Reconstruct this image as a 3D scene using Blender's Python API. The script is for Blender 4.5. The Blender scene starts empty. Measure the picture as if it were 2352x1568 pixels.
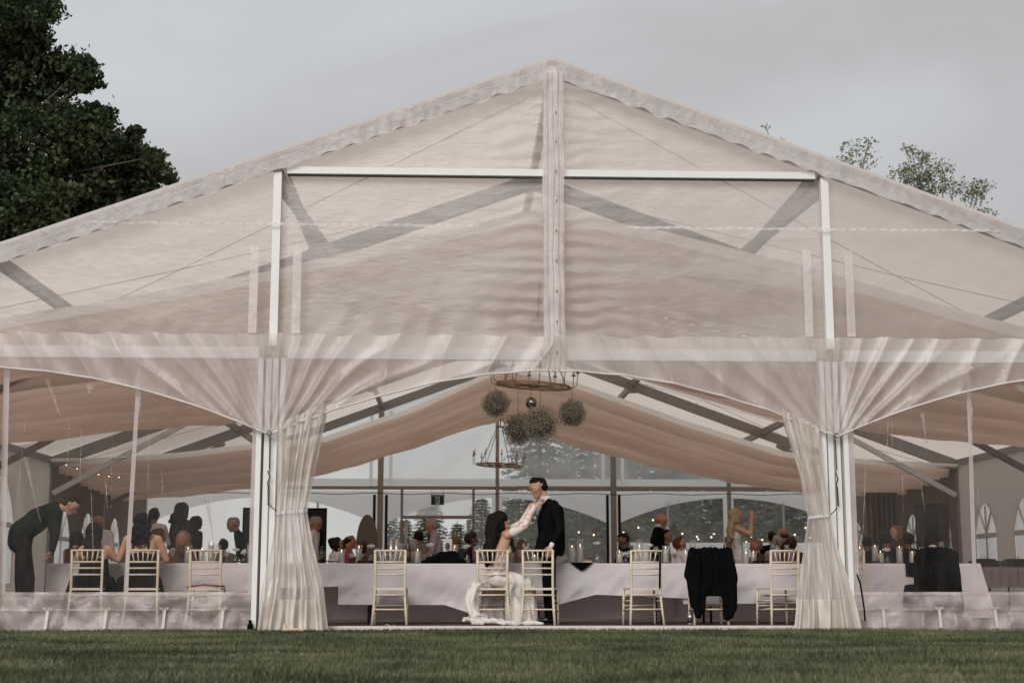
import bpy, bmesh, math, random
import numpy as np
from mathutils import Vector, Matrix, noise
from mathutils.geometry import tessellate_polygon

random.seed(7); np.random.seed(7)
R = math.radians
SC = bpy.context.scene
COL = SC.collection

# ------------------------------------------------------------------ camera
CAM = Vector((-1.139, -16.757, 0.508)); YAW, PITCH = 0.0382, 0.1682
cd = bpy.data.cameras.new('camera'); cam = bpy.data.objects.new('camera', cd); COL.objects.link(cam)
cam.location = CAM; cam.rotation_euler = (math.pi / 2 + PITCH, 0, -YAW)
cd.lens = 50; cd.sensor_width = 36; cd.clip_start = 0.1; cd.clip_end = 900
cd.dof.use_dof = True; cd.dof.focus_distance = 17.6; cd.dof.aperture_fstop = 2.4
SC.camera = cam

# ------------------------------------------------------------------ overcast sky
SUN_EL, SUN_AZ = 32.0, 198.0          # azimuth clockwise from +y: behind the camera, a little to the left
w = bpy.data.worlds.new('World'); SC.world = w; w.use_nodes = True
nt = w.node_tree; nt.nodes.clear()
N = nt.nodes.new; L = nt.links.new
out = N('ShaderNodeOutputWorld'); bg = N('ShaderNodeBackground'); L(bg.outputs[0], out.inputs[0])
sky = N('ShaderNodeTexSky'); sky.sky_type = 'NISHITA'; sky.sun_disc = False
sky.sun_elevation = R(SUN_EL); sky.sun_rotation = R(SUN_AZ); sky.dust_density = 2.0
tc = N('ShaderNodeTexCoord'); mp = N('ShaderNodeMapping'); mp.inputs['Scale'].default_value = (1, 1, 1.9); mp.inputs['Location'].default_value = (0.95, 0.4, 0.1)
ns = N('ShaderNodeTexNoise'); ns.inputs['Scale'].default_value = 2.1; ns.inputs['Detail'].default_value = 4.5; ns.inputs['Roughness'].default_value = 0.5; ns.inputs['Distortion'].default_value = .5
L(tc.outputs['Generated'], mp.inputs[0]); L(mp.outputs[0], ns.inputs[0])
cr = N('ShaderNodeValToRGB'); e = cr.color_ramp.elements
e[0].position = 0.36; e[0].color = (0.292, 0.278, 0.277, 1)
e[1].position = 0.66; e[1].color = (0.385, 0.394, 0.393, 1)
L(ns.outputs['Fac'], cr.inputs[0])
sm = N('ShaderNodeVectorMath'); sm.operation = 'SCALE'; sm.inputs['Scale'].default_value = 0.10; L(sky.outputs[0], sm.inputs[0])
mx = N('ShaderNodeMix'); mx.data_type = 'RGBA'; mx.inputs[0].default_value = 0.93
L(sm.outputs[0], mx.inputs[6]); L(cr.outputs[0], mx.inputs[7]); L(mx.outputs[2], bg.inputs[0]); bg.inputs[1].default_value = 1.0
sd = bpy.data.lights.new('sun', 'SUN'); sun = bpy.data.objects.new('sun', sd); COL.objects.link(sun)
sd.energy = 1.5; sd.angle = R(35); sd.color = (1, 0.95, 0.9)
sun.rotation_euler = (R(90 - SUN_EL), 0, R(180 - SUN_AZ)); sun.location = (0, -20, 30)
SC.view_settings.view_transform = 'Standard'; SC.view_settings.look = 'None'
SC.view_settings.gamma = 1; SC.view_settings.exposure = 0.7; SC.view_settings.use_curve_mapping = False
cy = SC.cycles
cy.transparent_max_bounces = 32; cy.max_bounces = 9; cy.diffuse_bounces = 4; cy.glossy_bounces = 3; cy.transmission_bounces = 5
cy.use_denoising = True; cy.sample_clamp_indirect = 4.0

# ------------------------------------------------------------------ helpers
FPX = 50 / 36 * 2352
_cy, _sy = math.cos(YAW), math.sin(YAW)
FW = Vector((_sy * math.cos(PITCH), _cy * math.cos(PITCH), math.sin(PITCH))); RT = Vector((_cy, -_sy, 0)); UP = RT.cross(FW)
def at(px, py, Y):                    # survey point: a sighting line cut at the real depth Y
    r = FW + RT * ((px - 1176) / FPX) - UP * ((py - 784) / FPX)
    return CAM + r * ((Y - CAM.y) / r.y)
def roofz(x): return 6.88 - 0.365 * abs(x)
def nz(x, y, z=0.0): return noise.noise(Vector((x, y, z)))

def tag(o, label=None, cat=None, group=None, kind=None):
    if label: o['label'] = label
    if cat: o['category'] = cat
    if group: o['group'] = group
    if kind: o['kind'] = kind
    return o
def empty(name, loc=(0, 0, 0), rz=0.0):
    o = bpy.data.objects.new(name, None); COL.objects.link(o); o.location = loc; o.rotation_euler = (0, 0, rz); o.empty_display_size = .1
    return o
def link(name, me, parent=None, loc=(0, 0, 0), rz=0.0):
    o = bpy.data.objects.new(name, me); COL.objects.link(o); o.location = loc; o.rotation_euler = (0, 0, rz); o.parent = parent
    return o
def copy_tree(o, parent=None):
    c = o.copy(); COL.objects.link(c); c.parent = parent
    for ch in list(o.children): copy_tree(ch, c)
    return c

class MB:
    def __init__(s): s.v = []; s.f = []; s.m = []; s.sm = []
    def add(s, vs, fs, mi=0, smooth=False):
        b = len(s.v); s.v += [tuple(v) for v in vs]
        for f in fs: s.f.append(tuple(b + i for i in f)); s.m.append(mi); s.sm.append(smooth)
        return s
    def box(s, c, size, M=None, mi=0):
        x, y, z = (k / 2 for k in size); c = Vector(c)
        P = [Vector((a, b, d)) for a in (-x, x) for b in (-y, y) for d in (-z, z)]
        if M is not None: P = [M @ p for p in P]
        s.add([c + p for p in P], [(0, 1, 3, 2), (4, 6, 7, 5), (0, 4, 5, 1), (2, 3, 7, 6), (0, 2, 6, 4), (1, 5, 7, 3)], mi); return s
    def bar(s, a, b, w, h, up=(0, 0, 1), mi=0):
        a, b = Vector(a), Vector(b); d = (b - a).normalized(); u = Vector(up)
        if abs(d.dot(u)) > .98: u = Vector((0, 1, 0))
        sd_ = d.cross(u).normalized(); u = sd_.cross(d)
        P = [q + sd_ * (i * w / 2) + u * (j * h / 2) for q in (a, b) for i, j in ((-1, -1), (1, -1), (1, 1), (-1, 1))]
        s.add(P, [(3, 2, 1, 0), (4, 5, 6, 7), (0, 1, 5, 4), (1, 2, 6, 5), (2, 3, 7, 6), (3, 0, 4, 7)], mi); return s
    def tube(s, path, r, n=8, mi=0, cap=True, smooth=True):
        path = [Vector(p) for p in path]; k = len(path); rr = r if isinstance(r, (list, tuple)) else [r] * k
        V = []; pu = None
        for i, p in enumerate(path):
            d = (path[min(i + 1, k - 1)] - path[max(i - 1, 0)])
            d = d.normalized() if d.length > 1e-9 else Vector((0, 0, 1))
            if pu is None: pu = Vector((1, 0, 0)) if abs(d.x) < .9 else Vector((0, 1, 0))
            sx = d.cross(pu).normalized(); pu = sx.cross(d).normalized()
            for j in range(n):
                a = 2 * math.pi * j / n; V.append(p + (sx * math.cos(a) + pu * math.sin(a)) * rr[i])
        F = [(i * n + j, i * n + (j + 1) % n, (i + 1) * n + (j + 1) % n, (i + 1) * n + j) for i in range(k - 1) for j in range(n)]
        if cap: F += [tuple(range(n - 1, -1, -1)), tuple((k - 1) * n + j for j in range(n))]
        s.add(V, F, mi, smooth); return s
    def lathe(s, prof, n=12, c=(0, 0, 0), mi=0, smooth=True):
        c = Vector(c); V = [c + Vector((r * math.cos(2 * math.pi * j / n), r * math.sin(2 * math.pi * j / n), z)) for r, z in prof for j in range(n)]
        k = len(prof); F = [(i * n + j, i * n + (j + 1) % n, (i + 1) * n + (j + 1) % n, (i + 1) * n + j) for i in range(k - 1) for j in range(n)]
        if prof[0][0] > 1e-4: F.append(tuple(range(n - 1, -1, -1)))
        if prof[-1][0] > 1e-4: F.append(tuple((k - 1) * n + j for j in range(n)))
        s.add(V, F, mi, smooth); return s
    def grid(s, fn, nu, nv, mi=0, smooth=True, keep=None):
        V = [fn(i / nu, j / nv) for j in range(nv + 1) for i in range(nu + 1)]
        F = [(j * (nu + 1) + i, j * (nu + 1) + i + 1, (j + 1) * (nu + 1) + i + 1, (j + 1) * (nu + 1) + i) for j in range(nv) for i in range(nu)
             if keep is None or keep((i + .5) / nu, (j + .5) / nv)]
        s.add(V, F, mi, smooth); return s
    def ball(s, c, r, n=10, k=7, mi=0, sc=(1, 1, 1), M=None):
        c = Vector(c); V = []; 
        for i in range(k + 1):
            t = math.pi * i / k
            for j in range(n):
                a = 2 * math.pi * j / n; p = Vector((r * sc[0] * math.sin(t) * math.cos(a), r * sc[1] * math.sin(t) * math.sin(a), -r * sc[2] * math.cos(t)))
                V.append(c + (M @ p if M is not None else p))
        F = [(i * n + j, i * n + (j + 1) % n, (i + 1) * n + (j + 1) % n, (i + 1) * n + j) for i in range(k) for j in range(n)]
        s.add(V, F, mi, True); return s
    def mesh(s, name, mats):
        me = bpy.data.meshes.new(name); me.from_pydata(s.v, [], s.f)
        for m in (mats if isinstance(mats, (list, tuple)) else [mats]): me.materials.append(m)
        me.polygons.foreach_set('material_index', s.m); me.polygons.foreach_set('use_smooth', s.sm); me.update(); return me
    def build(s, name, mats, parent=None, loc=(0, 0, 0), rz=0.0): return link(name, s.mesh(name, mats), parent, loc, rz)

def np_mesh(name, V, F, mats, mi=None, smooth=False):     # big meshes straight from arrays (all faces the same size)
    me = bpy.data.meshes.new(name); k = F.shape[1]
    me.vertices.add(len(V)); me.vertices.foreach_set('co', np.ascontiguousarray(V, dtype=np.float32).ravel())
    me.loops.add(F.size); me.loops.foreach_set('vertex_index', np.ascontiguousarray(F, dtype=np.int32).ravel())
    me.polygons.add(len(F)); me.polygons.foreach_set('loop_start', np.arange(0, F.size, k, dtype=np.int32))
    for m in (mats if isinstance(mats, (list, tuple)) else [mats]): me.materials.append(m)
    if mi is not None: me.polygons.foreach_set('material_index', np.asarray(mi, dtype=np.int32))
    if smooth: me.polygons.foreach_set('use_smooth', np.ones(len(F), dtype=bool))
    me.update(calc_edges=True); me.validate(); return me

# ------------------------------------------------------------------ materials
def newmat(name):
    m = bpy.data.materials.new(name); m.use_nodes = True; t = m.node_tree; t.nodes.clear()
    o = t.nodes.new('ShaderNodeOutputMaterial'); return m, t, t.nodes.new, t.links.new, o
def noisecol(t, n, l, color, var, scale, stretch=(1, 1, 1), detail=4):
    tcn = n('ShaderNodeTexCoord'); mpn = n('ShaderNodeMapping'); mpn.inputs['Scale'].default_value = stretch
    nn = n('ShaderNodeTexNoise'); nn.inputs['Scale'].default_value = scale; nn.inputs['Detail'].default_value = detail
    l(tcn.outputs['Object'], mpn.inputs[0]); l(mpn.outputs[0], nn.inputs[0])
    mm = n('ShaderNodeMix'); mm.data_type = 'RGBA'
    lo = tuple(max(0, c * (1 - var)) for c in color); hi = tuple(min(1, c * (1 + var)) for c in color)
    mm.inputs[6].default_value = (*lo, 1); mm.inputs[7].default_value = (*hi, 1); l(nn.outputs['Fac'], mm.inputs[0])
    return mm.outputs[2], nn.outputs['Fac'], mpn
def mat(name, color, rough=.6, var=.15, scale=8, stretch=(1, 1, 1), bump=.0, bscale=60, metal=0, spec=.4, trans=0.0, sheen=0, alpha=None):
    m, t, n, l, o = newmat(name)
    c, f, mpn = noisecol(t, n, l, color, var, scale, stretch)
    p = n('ShaderNodeBsdfPrincipled'); l(c, p.inputs['Base Color'])
    p.inputs['Roughness'].default_value = rough; p.inputs['Metallic'].default_value = metal; p.inputs['Specular IOR Level'].default_value = spec
    if sheen: p.inputs['Sheen Weight'].default_value = sheen
    nrm = None
    if bump:
        bn = n('ShaderNodeTexNoise'); bn.inputs['Scale'].default_value = bscale; bn.inputs['Detail'].default_value = 5; l(mpn.outputs[0], bn.inputs[0])
        bb = n('ShaderNodeBump'); bb.inputs['Strength'].default_value = bump; bb.inputs['Distance'].default_value = .02; l(bn.outputs['Fac'], bb.inputs['Height'])
        l(bb.outputs[0], p.inputs['Normal']); nrm = bb.outputs[0]
    if trans:
        tr = n('ShaderNodeBsdfTranslucent'); l(c, tr.inputs[0])
        if nrm: l(nrm, tr.inputs['Normal'])
        ms = n('ShaderNodeMixShader'); ms.inputs[0].default_value = trans; l(p.outputs[0], ms.inputs[1]); l(tr.outputs[0], ms.inputs[2]); l(ms.outputs[0], o.inputs[0])
    else: l(p.outputs[0], o.inputs[0])
    return m
def emit(name, color, s):
    m, t, n, l, o = newmat(name); p = n('ShaderNodeEmission'); p.inputs[0].default_value = (*color, 1); p.inputs[1].default_value = s; l(p.outputs[0], o.inputs[0]); return m
def vinyl(name, lo, hi, tint=(.8, .76, .74), scale=.6, stretch=(1, 1, 1), rough=.12, wr=.35, wscale=2.2, fres=.8, clear=(.97, .955, .945), p0=.38, p1=.62, tl=.45, base=.045):
    """clear or milky PVC sheet: see-through film, whitened in patches that stand in for sky reflections, with wrinkled gloss"""
    m, t, n, l, o = newmat(name)
    tcn = n('ShaderNodeTexCoord'); mpn = n('ShaderNodeMapping'); mpn.inputs['Scale'].default_value = stretch; l(tcn.outputs['Object'], mpn.inputs[0])
    nn = n('ShaderNodeTexNoise'); nn.inputs['Scale'].default_value = scale; nn.inputs['Detail'].default_value = 5; nn.inputs['Distortion'].default_value = .6; l(mpn.outputs[0], nn.inputs[0])
    mr = n('ShaderNodeMapRange'); mr.inputs[1].default_value = p0; mr.inputs[2].default_value = p1; mr.inputs[3].default_value = lo; mr.inputs[4].default_value = hi; l(nn.outputs['Fac'], mr.inputs[0])
    w1 = n('ShaderNodeTexNoise'); w1.inputs['Scale'].default_value = wscale; w1.inputs['Detail'].default_value = 7; w1.inputs['Distortion'].default_value = .35; w1.inputs['Roughness'].default_value = .6; l(mpn.outputs[0], w1.inputs[0])
    bb = n('ShaderNodeBump'); bb.inputs['Strength'].default_value = wr; bb.inputs['Distance'].default_value = .07; l(w1.outputs['Fac'], bb.inputs['Height'])
    di = n('ShaderNodeBsdfDiffuse'); di.inputs[0].default_value = (*tint, 1); l(bb.outputs[0], di.inputs['Normal'])
    tr = n('ShaderNodeBsdfTranslucent'); tr.inputs[0].default_value = (*tint, 1)
    mf = n('ShaderNodeMixShader'); mf.inputs[0].default_value = tl; l(di.outputs[0], mf.inputs[1]); l(tr.outputs[0], mf.inputs[2])
    cl = n('ShaderNodeBsdfTransparent'); cl.inputs[0].default_value = (*clear, 1)
    m1 = n('ShaderNodeMixShader'); l(mr.outputs[0], m1.inputs[0]); l(cl.outputs[0], m1.inputs[1]); l(mf.outputs[0], m1.inputs[2])
    gl = n('ShaderNodeBsdfGlossy'); gl.inputs[0].default_value = (.95, .95, .95, 1); gl.inputs['Roughness'].default_value = rough; l(bb.outputs[0], gl.inputs['Normal'])
    fr = n('ShaderNodeLayerWeight'); fr.inputs[0].default_value = .5; l(bb.outputs[0], fr.inputs['Normal'])
    pw = n('ShaderNodeMath'); pw.operation = 'POWER'; pw.inputs[1].default_value = 4.0; l(fr.outputs['Facing'], pw.inputs[0])
    mu = n('ShaderNodeMath'); mu.operation = 'MULTIPLY_ADD'; mu.inputs[1].default_value = fres; mu.inputs[2].default_value = base * fres; l(pw.outputs[0], mu.inputs[0])
    m2 = n('ShaderNodeMixShader'); l(mu.outputs[0], m2.inputs[0]); l(m1.outputs[0], m2.inputs[1]); l(gl.outputs[0], m2.inputs[2]); l(m2.outputs[0], o.inputs[0])
    return m
def glassy(name, col=(.96, .97, .97), milk=.03, rough=.03):
    return vinyl(name, milk, milk + .01, tint=(.8, .8, .8), rough=rough, wr=.02, clear=col, fres=1.0)

M = {}
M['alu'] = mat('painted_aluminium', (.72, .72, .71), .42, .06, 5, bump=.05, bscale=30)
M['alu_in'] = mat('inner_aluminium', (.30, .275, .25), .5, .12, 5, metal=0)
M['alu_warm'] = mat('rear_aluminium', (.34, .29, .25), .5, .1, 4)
M['groove'] = mat('rail_groove', (.24, .22, .20), .8, .3, 9)
M['roof'] = mat('roof_fabric', (.91, .83, .755), .75, .04, 1.2, bump=.15, bscale=2.5, trans=.64, spec=.2)
M['edge'] = mat('roof_edge_fabric', (.70, .66, .63), .6, .05, 2, trans=.3)
M['drape'] = mat('liner_fabric', (.84, .69, .60), .9, .06, 1.5, stretch=(.3, 5, 1), bump=.2, bscale=9, trans=.66, spec=.1, sheen=.2)
M['hem'] = mat('liner_hem', (.95, .92, .90), .85, .03, 3, trans=.85)
M['wall'] = mat('sidewall_fabric', (.78, .73, .68), .7, .07, 1.2, bump=.25, bscale=2.2, trans=.35, spec=.25)
M['wall_rear'] = mat('rear_wall_fabric', (.90, .90, .89), .7, .04, 1.0, bump=.2, bscale=2, trans=.9, spec=.2)
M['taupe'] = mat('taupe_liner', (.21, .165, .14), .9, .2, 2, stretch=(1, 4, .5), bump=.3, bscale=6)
M['gable'] = vinyl('gable_vinyl', .26, .38, tint=(.85, .82, .81), scale=.55, stretch=(.7, 1, 1.8), wr=.22, wscale=11, fres=.3, rough=.3, p0=.36, p1=.6, base=.06, clear=(.865, .85, .85))
M['gable_mid'] = vinyl('gable_vinyl_middle', .38, .58, tint=(.86, .825, .815), scale=.7, stretch=(.55, 1, 1.9), wr=.25, wscale=12, fres=.32, rough=.28, p0=.36, p1=.6, base=.07, clear=(.865, .85, .85))
M['valance'] = vinyl('valance_vinyl', .42, .54, tint=(.87, .81, .79), scale=2.2, stretch=(1.6, 1, .35), rough=.3, wr=.25, wscale=2.0, p0=.4, p1=.6, fres=.6, clear=(.88, .86, .85))
M['band'] = vinyl('seam_band_vinyl', .55, .8, tint=(.86, .79, .78), scale=3, rough=.3, wr=.5, wscale=6, fres=.6)
M['gather'] = vinyl('gathered_edge_vinyl', .56, .74, tint=(.93, .875, .865), scale=4, rough=.3, wr=.3, wscale=9, fres=.4, clear=(.9, .87, .86))
M['strap'] = mat('white_webbing', (.80, .76, .74), .7, .08, 6, trans=.3)
M['clear'] = vinyl('clear_sidewall_vinyl', .0, .02, tint=(.8, .74, .71), scale=1.2, stretch=(3, 1, .25), wr=.30, wscale=2.0, rough=.05, fres=.55, clear=(.95, .93, .915))
M['skirt'] = vinyl('skirt_vinyl', .36, .78, tint=(.72, .63, .615), scale=2.5, stretch=(1, 1, 1.2), rough=.22, wr=.5, wscale=4, fres=.6, clear=(.93, .9, .88))
M['zip'] = vinyl('zip_strip_vinyl', .74, .84, tint=(.74, .66, .66), scale=3, rough=.35, wr=.1, fres=.4)
M['curtain'] = vinyl('gathered_vinyl', .50, .95, tint=(.92, .875, .825), scale=1.6, stretch=(4, 4, .35), rough=.15, wr=.55, wscale=2.4, fres=1.0, p0=.4, p1=.6)
M['curtain_hem'] = mat('curtain_hem_fabric', (.78, .73, .67), .6, .1, 3, bump=.35, bscale=5, trans=.3, spec=.3)
M['pane'] = vinyl('rear_window_vinyl', .14, .26, tint=(.85, .85, .85), scale=.8, wr=.25, wscale=1.5, rough=.1, fres=.5, clear=(.95, .95, .95))
M['pane_hazy'] = vinyl('rear_gable_vinyl', .38, .58, tint=(.9, .9, .9), scale=.7, wr=.25, wscale=1.5, rough=.15, fres=.4, tl=.75)
M['pane_white'] = vinyl('rear_milky_vinyl', .10, .18, tint=(.88, .885, .89), scale=.7, wr=.25, wscale=1.5, rough=.25, fres=.3, tl=.75)
M['crease_glint'] = vinyl('glint_vinyl', .12, .42, tint=(.8, .74, .72), scale=6, rough=.08, wr=.6, wscale=9, fres=1.0)  # whitish film for the painted glints on the side sheets
M['black'] = mat('black_cloth', (.0045, .0045, .005), 1.0, .4, 6, bump=.3, bscale=14, spec=.02)
M['brown_black'] = mat('brown_black_cloth', (.035, .028, .024), .95, .3, 5, spec=.1)
M['dark_metal'] = mat('dark_metal', (.03, .028, .027), .45, .3, 8, spec=.4)
# ================================================================== setting: lawn, floor
def lawn_mat():
    m, t, n, l, o = newmat('lawn_soil'); c, f, mp_ = noisecol(t, n, l, (.030, .040, .018), .45, 1.2, (1, 3, 1), 6)
    p = n('ShaderNodeBsdfPrincipled'); l(c, p.inputs['Base Color']); p.inputs['Roughness'].default_value = .95; p.inputs['Specular IOR Level'].default_value = .1; l(p.outputs[0], o.inputs[0]); return m
def blade_mat(name, base=(.044, .049, .029), tip=(.25, .24, .155)):
    m, t, n, l, o = newmat(name)
    g = n('ShaderNodeNewGeometry'); tcn = n('ShaderNodeTexCoord')
    big = n('ShaderNodeTexNoise'); big.inputs['Scale'].default_value = .9; big.inputs['Detail'].default_value = 5; big.inputs['Distortion'].default_value = .8
    mpn = n('ShaderNodeMapping'); mpn.inputs['Scale'].default_value = (.7, 1.6, 1); l(tcn.outputs['Object'], mpn.inputs[0]); l(mpn.outputs[0], big.inputs[0])
    ad = n('ShaderNodeMath'); ad.operation = 'MULTIPLY_ADD'; ad.inputs[1].default_value = .55; l(g.outputs['Random Per Island'], ad.inputs[0])
    mr = n('ShaderNodeMapRange'); mr.inputs[1].default_value = .35; mr.inputs[2].default_value = .68; mr.inputs[3].default_value = -.25; mr.inputs[4].default_value = .62; l(big.outputs['Fac'], mr.inputs[0]); l(mr.outputs[0], ad.inputs[2]); cl_ = n('ShaderNodeTexNoise'); cl_.inputs['Scale'].default_value = 7; cl_.inputs['Detail'].default_value = 4; l(mpn.outputs[0], cl_.inputs[0]); cm = n('ShaderNodeMath'); cm.operation = 'MULTIPLY_ADD'; cm.inputs[1].default_value = 1.5; cm.inputs[2].default_value = -.75; l(cl_.outputs['Fac'], cm.inputs[0]); cs = n('ShaderNodeMath'); cs.operation = 'ADD'; l(ad.outputs[0], cs.inputs[0]); l(cm.outputs[0], cs.inputs[1])
    r = n('ShaderNodeValToRGB'); e = r.color_ramp.elements; e[0].position = .05; e[0].color = (*base, 1); e[1].position = .95; e[1].color = (*tip, 1)
    q = e.new(.55); q.color = tuple(.5 * (a + b) * k for a, b, k in zip(base, tip, (.92, 1.08, .85))) + (1,)
    l(cs.outputs[0], r.inputs[0])
    d = n('ShaderNodeBsdfPrincipled'); l(r.outputs[0], d.inputs['Base Color']); d.inputs['Roughness'].default_value = .55; d.inputs['Specular IOR Level'].default_value = .25
    tr = n('ShaderNodeBsdfTranslucent'); l(r.outputs[0], tr.inputs[0]); ms = n('ShaderNodeMixShader'); ms.inputs[0].default_value = .3
    l(d.outputs[0], ms.inputs[1]); l(tr.outputs[0], ms.inputs[2]); l(ms.outputs[0], o.inputs[0]); return m
GZ = -0.03
def ground():
    V = []; F = []; xs = [-400, -60, -20, -10, -5, 0, 5, 10, 20, 60, 400]; ys = [-120, -30, -14, -8, -4, 0, 5, 26, 60, 400]
    V = [(x, y, GZ - .012) for y in ys for x in xs]; k = len(xs)
    F = [(j * k + i, j * k + i + 1, (j + 1) * k + i + 1, (j + 1) * k + i) for j in range(len(ys) - 1) for i in range(k - 1)]
    b = MB(); b.add(V, F); tag(b.build('ground', lawn_mat()), kind='structure')
ground()
def grass(n, x0, x1, y0, y1, hmin, hmax, wid, name, label):
    x = np.random.uniform(x0, x1, n); y = np.random.uniform(y0, y1, n)
    h = np.random.uniform(hmin, hmax, n) * (1 + .35 * np.sin(x * 1.7 + .6 * np.sin(y * 2)) * np.sin(y * 1.3)); a = np.random.uniform(0, 2 * np.pi, n)
    la = np.random.uniform(0, 2 * np.pi, n); ln = np.random.uniform(.1, .85, n) * h
    wv = wid * np.random.uniform(.7, 1.4, n)
    p = np.stack([x, y, np.full(n, GZ - .012)], 1); s = np.stack([np.cos(a) * wv, np.sin(a) * wv, np.zeros(n)], 1)
    mid = p + np.stack([np.cos(la) * ln * .35, np.sin(la) * ln * .35, h * .62], 1); tip = p + np.stack([np.cos(la) * ln, np.sin(la) * ln, h], 1)
    V = np.stack([p - s, p + s, mid + s * .7, mid - s * .7, tip], 1).reshape(-1, 3)
    b = np.arange(n)[:, None] * 5
    F = np.concatenate([b + np.array([[0, 1, 2]]), b + np.array([[0, 2, 3]]), b + np.array([[3, 2, 4]])])
    o = link(name, np_mesh(name, V, F, blade_mat(name))); tag(o, label, 'grass', kind='stuff')
grass(330000, -9.0, 8.2, -9.6, .06, .022, .054, .0034, 'lawn_grass', 'short mown green lawn in front of the tent')

M['floor'] = mat('stained_floor', (.055, .034, .027), .45, .35, 2.0, stretch=(.6, 6, 1), bump=.1, bscale=20, spec=.35)
b = MB(); b.box((0, 36.0, GZ - .004), (44, 23.0, .02)); M['bounce'] = mat('pale_bounce', (.62, .59, .55), .85, .15, 3); tag(b.build('bounce_slab', M['bounce']), kind='structure')  # unseen pale slab added to bounce sky light onto the rear wall
b = MB(); b.box((0, 12.15, -.035), (20.2, 23.9, .07)); tag(b.build('floor', M['floor']), kind='structure')
M['edge_strip'] = mat('floor_edge_paint', (.62, .57, .53), .6, .15, 6)
b = MB(); b.box((0, .165, -.012), (6.3, .07, .06)); tag(b.build('floor_edge_strip', M['edge_strip']), kind='structure')

# ================================================================== the tent
LEN = 24.1; BAY = LEN / 5; PX = 10 / 3
tent = empty('marquee_tent'); tag(tent, 'large white clear-span marquee with see-through vinyl gable and scalloped valance', 'tent')
def part(mb, name, m): return mb.build(name, m, tent)
# roof, one sheet per bay and slope
for i in range(5):
    for s in (-1, 1):
        y0, y1 = i * BAY, (i + 1) * BAY
        def fn(u, v, s=s, y0=y0, y1=y1, i=i):
            x = 10.15 * u; y = y0 + (y1 - y0) * v
            sag = .05 * math.sin(math.pi * v) * math.sin(math.pi * min(1, u * 1.0)) + .02 * nz(x * .7, y * .7, i * 3 + s)
            return Vector((s * x, y + (-.05 if (i == 0 and v == 0) else 0), roofz(x) - sag))
        b = MB(); b.grid(fn, 20, 8); part(b, 'roof_panel', M['roof'])
for s in (-1, 1):      # white keder edge along the gable, a folded strip
    b = MB(); pts = [(s * 10.2 * k / 24) for k in range(25)]
    V = []; 
    for x in pts:
        z = roofz(x) + .012 + .006 * nz(x * 2, 0, s)
        V += [(x, -.10, z - .035), (x, -.10, z + .004), (x, .12, z + .008), (x, .12, z - .035)]
    F = [(i * 4 + a, (i + 1) * 4 + a, (i + 1) * 4 + (a + 1) % 4, i * 4 + (a + 1) % 4) for i in range(24) for a in range(4)]
    b.add(V, F); part(b, 'roof_edge', M['edge'])
# frames
for i in range(6):
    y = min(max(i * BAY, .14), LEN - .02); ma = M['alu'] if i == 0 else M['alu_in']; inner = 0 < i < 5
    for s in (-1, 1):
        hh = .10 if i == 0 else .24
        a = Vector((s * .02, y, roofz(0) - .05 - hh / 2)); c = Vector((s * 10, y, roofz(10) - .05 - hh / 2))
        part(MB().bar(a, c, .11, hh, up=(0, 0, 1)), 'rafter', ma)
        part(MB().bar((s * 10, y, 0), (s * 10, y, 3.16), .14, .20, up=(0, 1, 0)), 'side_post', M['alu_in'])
        if inner:
            part(MB().bar((s * 9.85, y - .09, 2.42), (s * 7.0, y - .09, 3.98), .09, .11), 'knee_brace', M['alu'] if i == 3 else M['alu_in'])
    if inner:
        part(MB().box((0, y, roofz(0) - .16), (.5, .13, .3)), 'ridge_plate', M['alu_in'])
        for s in (-1, 1): part(MB().box((s * PX, y - .02, roofz(PX) - .2), (.26, .16, .30)), 'purlin_bracket', M['alu_in'])
for i in range(5):
    for x in (0, PX, -PX, 2 * PX, -2 * PX):
        y0, y1 = i * BAY + .1, (i + 1) * BAY - .1
        dz = .10 if x else .12
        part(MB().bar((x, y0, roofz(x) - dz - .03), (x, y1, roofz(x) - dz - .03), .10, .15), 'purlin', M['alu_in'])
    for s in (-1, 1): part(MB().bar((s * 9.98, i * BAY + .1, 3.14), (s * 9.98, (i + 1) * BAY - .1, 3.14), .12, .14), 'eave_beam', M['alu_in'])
    if i in (0, 3):
        for s in (-1, 1):
            for (xa, xb, ya, yb) in ((.3, 9.6, .3, BAY - .2), (.3, 9.6, BAY - .2, .3)):
                part(MB().tube([(s * xa, i * BAY + ya, roofz(xa) - .28), (s * (xa + xb) / 2, i * BAY + (ya + yb) / 2, roofz((xa + xb) / 2) - .33), (s * xb, i * BAY + yb, roofz(xb) - .28)], .0045, 5), 'brace_cable', M['dark_metal'])
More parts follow.
